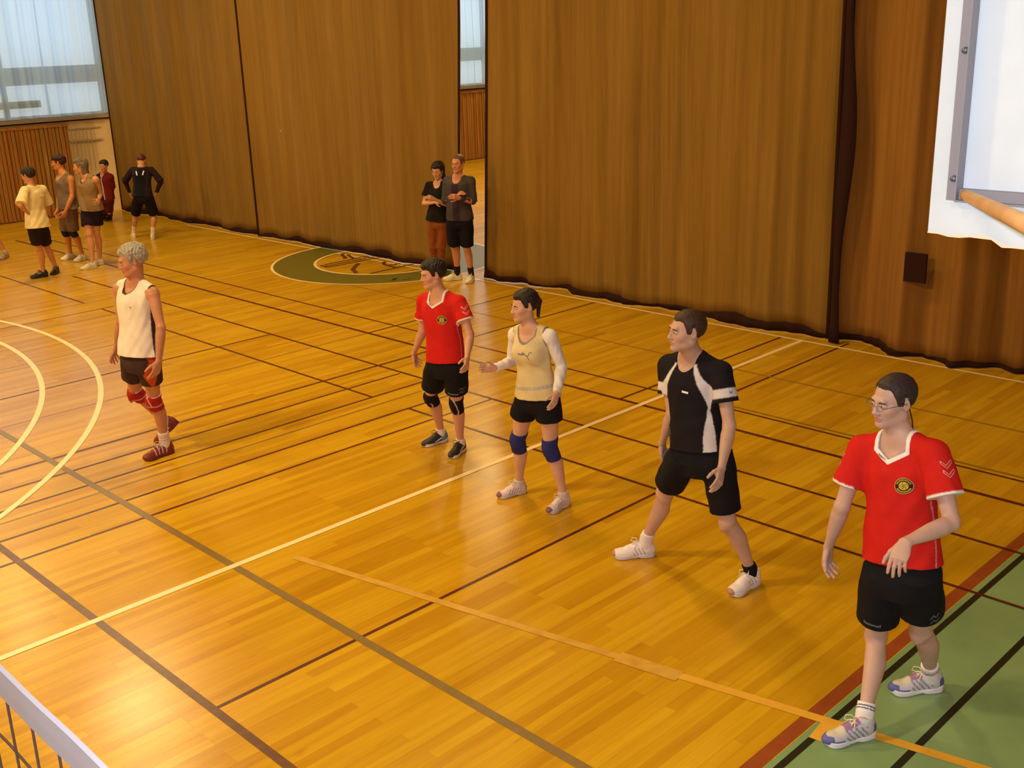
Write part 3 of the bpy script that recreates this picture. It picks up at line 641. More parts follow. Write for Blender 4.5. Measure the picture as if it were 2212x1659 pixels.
        Nn = unit(inw - D * (inw @ D)); T = np.cross(D, Nn); T = T if T @ (o['CF'] + up * .2) > 0 else -T
        if o.get(sd + 'thumb') is not None: T = unit(A3(o[sd + 'thumb']) - D * (A3(o[sd + 'thumb']) @ D)); Nn = unit(Nn - T * (Nn @ T))
        f.loft([el + b_ * t for t in (0, .22, .5, .8, 1)], [sv, sv, unit(sv + T), T, T], [r * s * am for r in (.036, .042, .038, .030, .028)], [r * s * am for r in (.036, .041, .034, .024, .020)], .015)
        hs = s * (.9 if fem else 1.0) * 1.03; W = wr_
        f.loft([W - D * .01, W + D * .02 * hs, W + D * .055 * hs, W + D * .088 * hs], [T] * 4, [.026 * hs, .034 * hs, .041 * hs, .039 * hs], [.019 * hs, .017 * hs, .0155 * hs, .0125 * hs], .012)
        f.ell(W + D * .038 * hs + T * .024 * hs + Nn * .010 * hs, [D, T, Nn], (.030 * hs, .017 * hs, .014 * hs), .01)
        cu = o.get(sd + 'curl', .38)
        for i, (tt, ln_, rr) in enumerate([(.030, .070, .0088), (.0105, .079, .0092), (-.0095, .073, .0088), (-.0285, .057, .0078)]):
            p = W + D * (.086 - .004 * abs(i - 1.2)) * hs + T * tt * hs; d = unit(D + T * (tt * 2.2) * o.get(sd + 'fan', 1.0)); ang = .18 + .1 * i * cu; seg = (.45, .30, .25); r0 = rr * hs
            for j in range(3):
                ang += cu * (.55 + .12 * i) * (1.0, .9, .6)[j]; dd = d * math.cos(ang) + Nn * math.sin(ang); p2 = p + dd * ln_ * seg[j] * hs; r1 = r0 * .93
                f.cap(p, p2, r0, r1, .003); p = p2; r0 = r1
        p = W + D * .022 * hs + T * .026 * hs + Nn * .008 * hs; d = unit(D * .75 + T * .62 + Nn * .30)
        for j, (ln_, rr) in enumerate([(.036, .0125), (.032, .0105), (.024, .0092)]):
            p2 = p + d * ln_ * hs; f.cap(p, p2, rr * hs, rr * .92 * hs, .006); p = p2; d = unit(d + D * .35 + Nn * .18 - T * .10)
        # leg
        hp, kn, an = P[sd + 'h'], P[sd + 'k'], P[sd + 'a']; lg = o.get('leg', 1.0) * (1.02 if fem else 1); bk = unit(np.cross(unit(kn - hp), SL)); bk = bk if bk @ o['CF'] < 0 else -bk
        fd = unit(A3((math.cos(o[sd + 'az']), math.sin(o[sd + 'az']), 0))); sl = A3((-fd[1], fd[0], 0))
        f.loft([hp + (kn - hp) * t for t in (.02, .2, .45, .75, 1)], [SL, SL, unit(SL + sl), sl, sl], [r * s * lg for r in (.070, .082, .074, .060, .054)], [r * s * lg for r in (.076, .088, .078, .062, .056)], .02)
        f.ell(kn + fd * .008, [fd, sl, unit(kn - an)], (.050 * s * lg, .048 * s * lg, .055 * s * lg), .02)
        c = lambda t, o_: kn + (an - kn) * t - fd * o_ * s
        f.loft([c(0, 0), c(.12, .006), c(.32, .018), .5 * (c(.55, .012) + c(.55, .012)), c(.8, .004), c(1, .0)], [sl] * 6, [r * s * lg for r in (.050, .051, .055, .045, .034, .033)], [r * s * lg for r in (.052, .054, .060, .049, .036, .037)], .02)
        tp = o.get(sd + 'pitch', 0.0); fw = fd * math.cos(tp) - A3((0, 0, 1)) * math.sin(tp)
        f.cap(an - A3((0, 0, .01)), an - A3((0, 0, .03)) - fw * .02, .036 * s, .034 * s, .015); f.cap(an - A3((0, 0, .035)), an + fw * .12 * s - A3((0, 0, .055)) * math.cos(tp), .032 * s, .024 * s, .02)
        o[sd + 'legf'] = (fd, sl); o[sd + 'hand'] = (D, T, Nn)
    return f, P

def neck_cut(o, kind, s, grow=0.0):
    N, up, CF, CL = o['N'], o['up'], o['CF'], o['CL']
    def fn(X, Y, Z):
        px, py, pz = X - N[0], Y - N[1], Z - N[2]
        a = px * CF[0] + py * CF[1] + pz * CF[2]; l = px * CL[0] + py * CL[1] + pz * CL[2]; u_ = px * up[0] + py * up[1] + pz * up[2]
        rl, rf = (.070, .078) if kind != 'tank' else (.088, .085)
        q = np.sqrt((l / (rl * s)) ** 2 + ((a - .012) / (rf * s)) ** 2); cyl = (q - 1) * rl * s; cyl = np.maximum(cyl, -(u_ + .045 * s))
        if kind == 'v':
            v = np.abs(l) * .50 - (u_ + .070 * s) * .86; v = np.maximum(v, np.abs(l) - .070 * s); v = np.maximum(v, -a)
        elif kind == 'crew': v = (np.sqrt((l / (.070 * s)) ** 2 + ((u_ - .02) / (.085 * s)) ** 2) - 1) * .07 * s; v = np.maximum(v, -a)
        elif kind == 'tank': v = (np.sqrt((l / (.078 * s)) ** 2 + ((u_ - .03) / (.112 * s)) ** 2) - 1) * .085 * s; v = np.maximum(v, -a)
        else: return cyl - grow
        return np.minimum(cyl, v) - grow
    return fn

def build_person(key, J, o):
    t_ = time.time(); o = dict(o); s = o['H'] / 1.8; o['hf'] = face_of(o['head'])
    for sd in 'rl':
        d = A3(J[sd + 't']) - A3(J[sd + 'hl']); o.setdefault(sd + 'az', math.atan2(d[1], d[0]))
    step, fs = o.get('res', (.006, .0036))
    f, P = body_field(J, o, step, fs); F, L, U = o['hf']; O = P['head']
    base = (P['ra'] + P['la']) / 2
    root = empty('person', (base[0], base[1], 0), o['label'], 'person', o.get('group'))
    V, Fc = drop_small(*f.mesh()); skin = A3(o.get('skin', (.60, .32, .20)))
    col = np.tile(skin, (len(V), 1)); q = (V - O) @ np.stack([F, L, U], 1) / s
    near = lambda c, r: np.clip(1.6 - 1.6 * np.sqrt((((q - A3(c)) / A3(r)) ** 2).sum(1)), 0, 1)[:, None]
    lip = np.maximum(near((.093, 0, -.057), (.02, .026, .008)), near((.091, 0, -.069), (.02, .024, .009))); col = col * (1 - lip) + skin * A3((.80, .42, .42)) * lip
    for sg in (-1, 1):
        k = near((.06, sg * .045, -.03), (.04, .03, .03)) * .35; col = col * (1 - k) + skin * A3((1.05, .75, .70)) * k
    if o.get('stubble'):
        k = np.clip(1.3 - 1.3 * np.sqrt((((q - A3((.05, 0, -.085))) / A3((.06, .06, .035))) ** 2).sum(1)), 0, 1)[:, None] * o['stubble']; k *= 1 - lip; col = col * (1 - k) + skin * A3((.5, .48, .48)) * k
    for sd in 'rl':   # fingertips and knuckles a little redder
        k = np.clip(1 - np.linalg.norm(V - P[sd + 'f'], axis=1) / .11, 0, 1)[:, None] * .5; col = col * (1 - k) + skin * A3((1.0, .82, .80)) * k
    body = put('body', V, Fc, M['skin'], root, True, col)
    # ---- eyes, brows
    h = lambda a, b_, c: O + (F * a + L * b_ + U * c) * s
    if o.get('eyes', True):
        for sg in (-1, 1):
            V = []; Fq = []; nu, nv = 20, 14; cc = []
            for i in range(nv + 1):
                for j in range(nu):
                    ph = math.pi * i / nv; th = 2 * math.pi * j / nu; x, y, z = math.sin(ph) * math.cos(th), math.sin(ph) * math.sin(th), math.cos(ph)
                    V.append(h(.0862 + .0058 * z, sg * .031 + .0140 * x, .003 + .0050 * y)); r = math.hypot((x * .0135) - 0, y * .0052)
                    cc.append((.02, .012, .01) if (r < .0056 and z > 0) else (.40, .33, .30))
            for i in range(nv):
                for j in range(nu): Fq.append((i * nu + j, i * nu + (j + 1) % nu, (i + 1) * nu + (j + 1) % nu, (i + 1) * nu + j))
            put('eye', V, Fq, M['eye'], body, True, np.array(cc))
            hcx = o.get('browc', o.get('hairc', (.03, .018, .012)))
            b = MB(); b.tube([h(.0905, sg * .014, .019), h(.0925, sg * .027, .0235), h(.086, sg * .040, .022), h(.076, sg * .049, .016)], [.0026 * s, .0034 * s, .0030 * s, .0014 * s], 8)
            b2 = put('eyebrow', b.v, b.f, M['hair'], body, True, np.tile(A3(hcx), (len(b.v), 1)))
    # ---- hair
    hk = o.get('hair', 'short'); hc_ = A3(o.get('hairc', (.03, .018, .012)))
    if hk:
        g = Field(O - .21, O + .2, .0036 if fs else .0055)
        th = dict(short=.012, buzz=.0055, pony=.009, bob=.016, long=.014, wavy=.012)[hk]
        lim = {'short': -.052, 'buzz': -.050, 'pony': -.060, 'bob': -.075, 'long': -.075, 'wavy': -.055}[hk]; fr_ = o.get('fringe', .066)
        sl_, X, Y, Z = g.blk(O - .3, O + .3); G = np.stack(np.broadcast_arrays(X, Y, Z), -1).reshape(-1, 3); q = (G - O) @ np.stack([F, L, U], 1) / s; a, l, u_ = q.T
        bd = f.sample(G)
        lo_ = np.interp(a, [-.12, -.055, -.036, -.022, -.004, .006, .026, .036, .046, .060, .1], [lim, lim * .8, -.020, .034, .034, -.006, -.004, .034, fr_ - .014, fr_ - .003, fr_])
        lo_ = lo_ + (.0015 if hk == 'buzz' else .004) * np.sin(l * 210 + a * 90) * np.sin(l * 95 - a * 130 + 1) + .009 * np.clip((np.abs(l) - .02) / .03, 0, 1) * (a > .042)
        if hk == 'wavy': lo_ = lo_ - .004 * np.sin(l * 120)
        rp = np.clip((u_ - lo_) / (.022 if hk == 'buzz' else .030), -1.5, 1)
        ww = 1 + .9 * np.clip(u_ / .10, 0, 1) + .25 * np.clip(-a / .1, 0, 1)
        if hk == 'short': ww = ww + .35 * np.clip((a - .0) / .07, 0, 1) * (u_ > .05)
        v = bd - th * s * rp * ww * (1 + {'buzz': .06, 'pony': .08, 'short': .20}.get(hk, .28) * np.sin(l * 170 + 3 * np.sin(a * 60)) * np.sin(a * 140 + 2 * np.sin(u_ * 70)))
        v = np.where(np.abs(l) > .088, np.maximum(v, .004), v); v = np.where(u_ < -.11, .01, v)
        v = np.maximum(v, -(bd + .012))
        g.d = v.reshape(g.d.shape).astype(np.float32)
        if hk == 'pony':
            g.ell(h(-.125, 0, .01), [F, L, U], (.026 * s, .024 * s, .028 * s), .02); g.cap(h(-.130, 0, .0), h(-.105, .008, -.105), .020 * s, .013 * s, .02)
        if hk in ('bob', 'long'):
            zl = -.10 if hk == 'bob' else -.17
            for sg in (-1, 1): g.cap(h(-.035, sg * .074, .03), h(-.03, sg * .074, zl), .024 * s, .020 * s, .03)
            g.cap(h(-.08, 0, .02), h(-.085, 0, zl), .045 * s, .036 * s, .03); g.cap(h(-.07, -.05, .02), h(-.07, -.045, zl), .036 * s, .03 * s, .03); g.cap(h(-.07, .05, .02), h(-.07, .045, zl), .036 * s, .03 * s, .03)
        g.noise({'wavy': .0014, 'buzz': .0004}.get(hk, .0010), 130, 3); V, Fh = drop_small(*g.mesh())
        ww = .78 + .44 * (np.sin(V @ A3((150, 90, 60))) * np.sin(V @ A3((-70, 160, 110))) * .5 + .5)[:, None]
        put('hair', V, Fh, M['hair'], body, True, hc_ * ww)
    # ---- shirt
    C, S, A, B = o['torso']; sh = o['shirt']; hem = sh.get('hem', .0); Cn = np.array(C); seed = abs(hash(key)) % 97 if False else sum(map(ord, key))
    pts = A3([P[k] for k in ('neck', 'rs', 'ls', 're', 'le', 'rw', 'lw', 'rh', 'lh')]); lo = pts.min(0) - .22; hi = pts.max(0) + .2; lo[2] = max(lo[2], .3)
    up, CF, CL, SL, N, sp, hc = o['up'], o['CF'], o['CL'], o['SL'], o['N'], o['sp'], o['hc']
    gs = step if not fs else .0044; f2 = Field(lo, hi, gs); tg = sh.get('loose', .016) * s; T_ = [((c - hc) @ sp) / (sp @ sp) for c in C]
    ii = [i for i, t in enumerate(T_)]; tt = np.array(T_)
    def at_t(t): return [np.interp(t, tt, Cn[:, k]) for k in range(3)], [np.interp(t, tt, np.array(S)[:, k]) for k in range(3)], np.interp(t, tt, A), np.interp(t, tt, B)
    TS = [hem] + [t for t in (.15, .3, .45, .6, .78, .9, .97, 1.03) if t > hem + .05]; q = [at_t(t) for t in TS]
    fl = [sh.get('flare', .022) * s * max(0, 1 - (t - hem) / .5) for t in TS]
    f2.loft([a[0] for a in q], [a[1] for a in q], [a[2] + e for a, e in zip(q, fl)], [a[3] + e * .9 for a, e in zip(q, fl)], .02, grow=tg, wr=wrinkle(sh.get('wr', .0045), 34, seed))
    if o.get('fem'):
        for q_ in (-1, 1): f2.ell(hc + sp * .69 + CF * .078 * s + CL * q_ * .058 * s, [CF, CL, up], ((.052) * s + tg * .8, .058 * s + tg, .062 * s + tg), .04)
    sl = sh.get('sleeve', .58); am = (.84 if o.get('fem') else 1.0) * sh.get('bulk', 1.0)
    for q_, sd in ((-1, 'r'), (1, 'l')):
        shd, el, wr_ = P[sd + 's'], P[sd + 'e'], P[sd + 'w']
        if sl <= 0:
            so_ = sh.get('cap', .035)
            f2.cap(N + up * .016 + CL * q_ * .02, N + (shd - N) * (.6 + so_ * 6) + up * .004, .048 * s, .046 * s, .035)
            f2.ell(shd + CL * q_ * so_ * s - up * .015 * s, [CL, CF, up], (.068 * s, .090 * s, .105 * s), .004, 's')
            continue
        f2.cap(N + up * .018 + CL * q_ * .01, shd - up * .014, .046 * s * am + tg * .35, .046 * s * am + tg * .5, .045); f2.ell(shd + CL * q_ * .001 - up * .022, [CL, CF, up], (.052 * s * am + tg * .6, .056 * s * am + tg * .6, .058 * s * am + tg * .6), .04)
        e1 = min(sl, 1.0); wd = sh.get('sw', .022) * s
        f2.loft([shd + (el - shd) * t for t in (.16, max(.2, .35 * e1), .7 * e1, e1)], [CF] * 4, [.051 * s * am + tg * .6 + wd * k for k in (.0, .4, .8, 1)], [.050 * s * am + tg * .6 + wd * k * .8 for k in (.0, .4, .8, 1)], .03, wr=wrinkle(.0035, 46, seed + 3))
        if sl > 1:
            e2 = sl - 1; f2.cap(el, el, .040 * s * am + wd * .6, k=.02); f2.loft([el + (wr_ - el) * t for t in (0, .3 * e2, .7 * e2, e2)], [CF] * 4, [(.040 - .008 * k) * s * am + wd * (.75 - .35 * k) for k in (0, .2, .7, 1)], [(.040 - .010 * k) * s * am + wd * (.75 - .35 * k) for k in (0, .2, .7, 1)], .02, wr=wrinkle(.003, 60, seed + 5))
    nk = sh.get('neck', 'crew'); nc = neck_cut(o, nk, s)
    col_field = None
    if sh.get('collar'):
        nc2 = neck_cut(o, nk, s, .020 * s); f3 = Field(N - .2, N + .16, .0045); sl3, X, Y, Z = f3.blk(N - .3, N + .3)
        G = np.stack(np.broadcast_arrays(X, Y, Z), -1).reshape(-1, 3); base_ = f2.sample(G).reshape(f3.d.shape) - .0035
        v = np.maximum(np.maximum(base_, nc2(X, Y, Z)), -nc(X, Y, Z)); v = np.maximum(v, -(base_ + .012)); f3.d = v.astype(np.float32); col_field = f3
    f2u = Field.__new__(Field); f2u.ax = f2.ax; f2u.d = f2.d.copy() if sh.get('collar') else f2.d
    f2.func(lambda X, Y, Z: -nc(X, Y, Z) + (.007 if sh.get('collar') else 0), .002, 'i')
    V, Fs = drop_small(*f2.mesh())
    rel = V - N; loc = np.stack([rel @ CF, rel @ CL, rel @ up], 1) / s; tt_ = ((V - hc) @ sp) / (sp @ sp)
    arm = []
    for sd in 'rl':
        d = P[sd + 'e'] - P[sd + 's']; arm.append(((V - P[sd + 's']) @ d) / (d @ d))
    ctx = dict(loc=loc, t=tt_, ar=arm[0], al=arm[1], V=V, P=P, s=s, hem=hem, nc=nc(V[:, 0], V[:, 1], V[:, 2]), sl=sl)
    rad = []
    for sd in 'rl':
        d = unit(P[sd + 'e'] - P[sd + 's']); r_ = V - P[sd + 's']; rad.append(np.linalg.norm(r_ - np.outer(r_ @ d, d), axis=1))
    ctx['rr'], ctx['rl'] = rad; ac = []
    for q_, sd in ((-1, 'r'), (1, 'l')):
        r_ = V - (P[sd + 's'] + CL * q_ * sh.get('cap', .035) * s - up * .015 * s); ac.append(np.sqrt((r_ @ CL / .068) ** 2 + (r_ @ CF / .090) ** 2 + (r_ @ up / .105) ** 2) / s - 1)
    ctx['arm'] = np.minimum(*ac)
    cc = sh['col'](ctx) if callable(sh['col']) else np.tile(A3(sh['col']), (len(V), 1))
    shirt = put(sh.get('name', 'jersey'), V, Fs, M['cloth'], root, True, soften(cc, Fs))
    if col_field is not None:
        V, Fq = drop_small(*col_field.mesh()); put('collar', V, Fq, M['cloth'], shirt, True, np.tile(A3(sh['collar']), (len(V), 1)))
    if sh.get('under'):   # long sleeves worn beneath
        f4 = Field(lo, hi, gs)
        for q_, sd in ((-1, 'r'), (1, 'l')):
            shd, el, wr_ = P[sd + 's'], P[sd + 'e'], P[sd + 'w']; ww = .007
            f4.ell(shd + CL * q_ * .001 - up * .022, [CL, CF, up], (.051 * s * am + .008, .054 * s * am + .008, .056 * s * am + .008), .03); f4.cap(N + up * .006 + CL * q_ * .05, shd - up * .012, .038 * s, .046 * s * am + .004, .03)
            f4.loft([shd + (el - shd) * t for t in (.14, .35, .7, 1)], [CF] * 4, [.050 * s * am + ww] * 3 + [.040 * s * am + ww], [.048 * s * am + ww] * 3 + [.040 * s * am + ww], .02, wr=wrinkle(.003, 60, 4)); f4.cap(el, el, .040 * s * am + ww, k=.02)
            f4.loft([el + (wr_ - el) * t for t in (0, .3, .6, .97)], [CF] * 4, [(.040 * s * am + ww), .044 * s * am + ww, .038 * s * am + ww, .031 * s * am + ww], [(.040 * s * am + ww), .043 * s * am + ww, .036 * s * am + ww, .029 * s * am + ww], .02, wr=wrinkle(.003, 60, 5))
        V, Fq = drop_small(*f4.mesh(), keep=2); put('long_sleeves', V, Fq, M['cloth'], shirt, True, np.tile(A3(sh['under']), (len(V), 1)))
    # ---- shorts
    so = o['shorts']; pts = A3([P[k] for k in ('rh', 'lh', 'rk', 'lk', 'ra', 'la')] + [hc + sp * .3]); lo = pts.min(0) - .2; hi = pts.max(0) + .2; lo[2] = max(0.05, lo[2])
    if so['len'] <= 1: lo[2] = min(P['rk'][2], P['lk'][2]) - .05
    f5 = Field(lo, hi, gs); lz = so.get('loose', .016) * s; q = [at_t(t) for t in (-.20, -.12, -.05, .03, max(so.get('top', .2), .1))]
    f5.loft([a[0] for a in q], [a[1] for a in q], [a[2] for a in q], [a[3] for a in q], .02, grow=min(lz, .012), wr=wrinkle(.0015, 40, seed + 9)); f5.ell(hc - up * .045 * s, [SL, CF, up], (.10 * s, .090 * s, .085 * s), .05)
    for sd in 'rl':
        hp, kn, an = P[sd + 'h'], P[sd + 'k'], P[sd + 'a']; ln_ = so.get(sd + 'len', so['len']); lg = 1.0; e1 = min(ln_, 1.0); sv = o[sd + 'legf'][1]; fl_ = so.get('flare', .02) * s
        f5.loft([hp + (kn - hp) * t for t in (-.06, .3 * e1, .65 * e1, e1)], [SL, SL, unit(SL + sv), sv], [(np.interp(t * e1, [0, .15, .45, .75, 1], [.080, .086, .076, .064, .058])) * s + lz + fl_ * t for t in (0, .3, .65, 1)],
                [(np.interp(t * e1, [0, .15, .45, .75, 1], [.086, .092, .082, .068, .062])) * s + lz + fl_ * t for t in (0, .3, .65, 1)], .028, wr=wrinkle(.0042, 38, seed + 11))
        if ln_ > 1:
            e2 = ln_ - 1; f5.cap(kn, kn, .062 * s + lz, k=.02); f5.loft([kn + (an - kn) * t * e2 for t in (0, .4, .7, 1)], [sv] * 4, [(.058 - .012 * t * e2) * s + lz for t in (0, .4, .7, 1)], [(.064 - .014 * t * e2) * s + lz for t in (0, .4, .7, 1)], .03, wr=wrinkle(.005, 38, seed + 12))
    V, Fq = drop_small(*f5.mesh()); SLn = (V - hc) @ SL / s
    cc = so['col'](dict(V=V, P=P, l=SLn, s=s, t=((V - hc) @ sp) / (sp @ sp), a=(V - hc) @ CF / s)) if callable(so['col']) else np.tile(A3(so['col']), (len(V), 1))
    shorts = put(so.get('name', 'shorts'), V, Fq, M['cloth'], root, True, soften(cc, Fq))
    # ---- knee pads, socks, shoes
    kp = o.get('pads')
    for sd in 'rl':
        fd, sv = o[sd + 'legf']; kn, hp, an = P[sd + 'k'], P[sd + 'h'], P[sd + 'a']; th = unit(hp - kn); shn = unit(an - kn)
        if kp and sd in kp.get('on', 'rl'):
            k0, k1 = kp.get('len', (.075, .095)); f6 = Field(kn - .16, kn + .16, .0036 if fs else .007); r0 = .0575 * s + .007
            f6.loft([kn + th * k0 * s, kn + fd * .010 + th * .01, kn + shn * k1 * s - fd * .006], [sv] * 3, [r0 * 1.04, r0, r0 * .92], [r0 * 1.05, r0 * 1.02, r0 * .98], .01)
            f6.ell(kn + fd * .040 * s + shn * .004, [fd, sv, shn], (.030 * s, .046 * s, .062 * s), .015); V, Fq = drop_small(*f6.mesh()); r_ = V - kn
            cc = kp['col'](dict(u=-(r_ @ unit(shn - th)) / s, l=(r_ @ sv) / s * (1 if sd == 'l' else -1), f=(r_ @ fd) / s, k0=k0, k1=k1)); put('knee_pad', V, Fq, M['cloth'], root, True, soften(cc, Fq))
        sk = o.get('socks')
        if sk:
            sc = sk[sd] if sd in sk else sk; ht = sc['h']; f7 = Field(np.minimum(an, kn) - .12, np.maximum(an, kn) + .12, .0045 if fs else .007); top = an - shn * ht
            tq = 1 - ht / np.linalg.norm(an - kn); rr = np.interp(tq, [0, .32, .55, .8, 1], [.052, .058, .047, .035, .036]) * s + .006
            f7.loft([top - fd * .004, an - shn * ht * .5 - fd * .002, an - A3((0, 0, .045))], [sv] * 3, [rr, .037 * s + .006, .040 * s], [rr + .003, .040 * s + .006, .046 * s], .01)
            V, Fq = drop_small(*f7.mesh()); u_ = (V - an) @ (-shn); cc = np.tile(A3(sc['c']), (len(V), 1))
            for z0, z1, c in sc.get('stripes', []): cc[(u_ > ht - z1) & (u_ < ht - z0)] = c
            put('sock', V, Fq, M['cloth'], root, True, cc)
        kd = o['shoes']; kd = kd[sd] if isinstance(kd, dict) else kd; tp = o.get(sd + 'pitch', 0.0); z = A3((0, 0, 1.))
        fw = fd * math.cos(tp) - z * math.sin(tp); upv_ = z * math.cos(tp) + fd * math.sin(tp); sc = s * o.get('foot', 1.0); org = an - upv_ * .085 * sc
        if tp:   # toe of a lifted foot touches the floor
            low = (org + fw * .17 * sc)[2]; org = org - z * (low - .004) if low < 0 else org
        else: org[2] = 0.001
        Bm = np.stack([fw, sv, upv_]); up_, so_, la_ = SHOE
        pt = lambda v: org + (v * A3((1, 1 if sd == 'l' else -1, 1))) @ Bm * sc
        fl_ = (lambda F_: F_[:, ::-1]) if sd == 'r' else (lambda F_: F_)
        sho = put('shoe', pt(up_[0]), fl_(up_[1]), M['shoe'], root, True, shoe_color(kd, up_[0], sd))
        put('sole', pt(so_[0]), fl_(so_[1]), M['shoe'], sho, True, np.tile(A3(SOLE[kd]), (len(so_[0]), 1)))
        if fs: put('laces', pt(la_[0]), la_[1], M['shoe'], sho, True, np.tile(A3(LACE[kd]), (len(la_[0]), 1)))
    print(key, 'built in %.1fs' % (time.time() - t_), 'total %.0fs' % (time.time() - T0))
    return dict(fc=f2u, root=root, body=body, shirt=shirt, shorts=shorts, f=f, f2=f2, f5=f5, P=P, o=o, s=s, h=h)

def project(fld, O, U_, V_, N_, uv, lift=.002, start=.12):
    U_, V_, N_ = unit(U_), unit(V_), unit(N_); P = A3(O) + uv[:, :1] * U_ + uv[:, 1:2] * V_ + N_ * start; t = np.zeros(len(P))
    for _ in range(60):
        d = fld.sample(P); P = P - N_ * np.clip(d, -.004, .03)[:, None] * .8
    return P + N_ * lift
def decal(name, parent, fld, O, U_, V_, N_, polys, lift=.002):
    """polys: list of (uv points, faces, colour)"""
    V = []; F = []; C = []
    for uv, fc, c in polys:
        b = sum(len(x) for x in V); V.append(project(fld, O, U_, V_, N_, A3(uv), lift)); F += [tuple(i + b for i in q) for q in fc]; C.append(np.tile(A3(c), (len(uv), 1)))
    return put(name, np.concatenate(V), F, M['plain'], parent, True, np.concatenate(C))
def stroke(pts, wd, c, n=8):
    P = []; 
    for a, b_ in zip(pts[:-1], pts[1:]):
        for i in range(n): P.append(A3(a) + (A3(b_) - A3(a)) * i / n)
    P.append(A3(pts[-1])); uv = []; fc = []
    for i, p in enumerate(P):
        d = P[min(i + 1, len(P) - 1)] - P[max(i - 1, 0)]; d = d / (np.linalg.norm(d) + 1e-9); n_ = A3((-d[1], d[0])) * wd / 2; uv += [p - n_, p + n_]
        if i: fc.append((2 * i - 2, 2 * i, 2 * i + 1, 2 * i - 1))
    return uv, fc, c
def disc(r0, r1, c, n=40, m_=4):
    uv = []; fc = []
    for j in range(m_ + 1):
        r = r0 + (r1 - r0) * j / m_
        for i in range(n): uv.append((r * math.cos(2 * math.pi * i / n), r * math.sin(2 * math.pi * i / n)))
    for j in range(m_):
        for i in range(n): fc.append((j * n + i, (j + 1) * n + i, (j + 1) * n + (i + 1) % n, j * n + (i + 1) % n))
    return uv, fc, c
def letters(txt, size, c, bold=.0):
    cu = bpy.data.curves.new('lettering', 'FONT'); cu.body = txt; cu.size = size; cu.align_x = 'CENTER'; cu.align_y = 'CENTER'; cu.offset = bold
    ob = bpy.data.objects.new('lettering', cu); scene.collection.objects.link(ob); dg = bpy.context.evaluated_depsgraph_get(); me = bpy.data.meshes.new_from_object(ob.evaluated_get(dg))
    uv = [(v.co.x, v.co.y) for v in me.vertices]; fc = [tuple(p.vertices) for p in me.polygons]; bpy.data.objects.remove(ob); bpy.data.meshes.remove(me); bpy.data.curves.remove(cu)
    return uv, fc, c
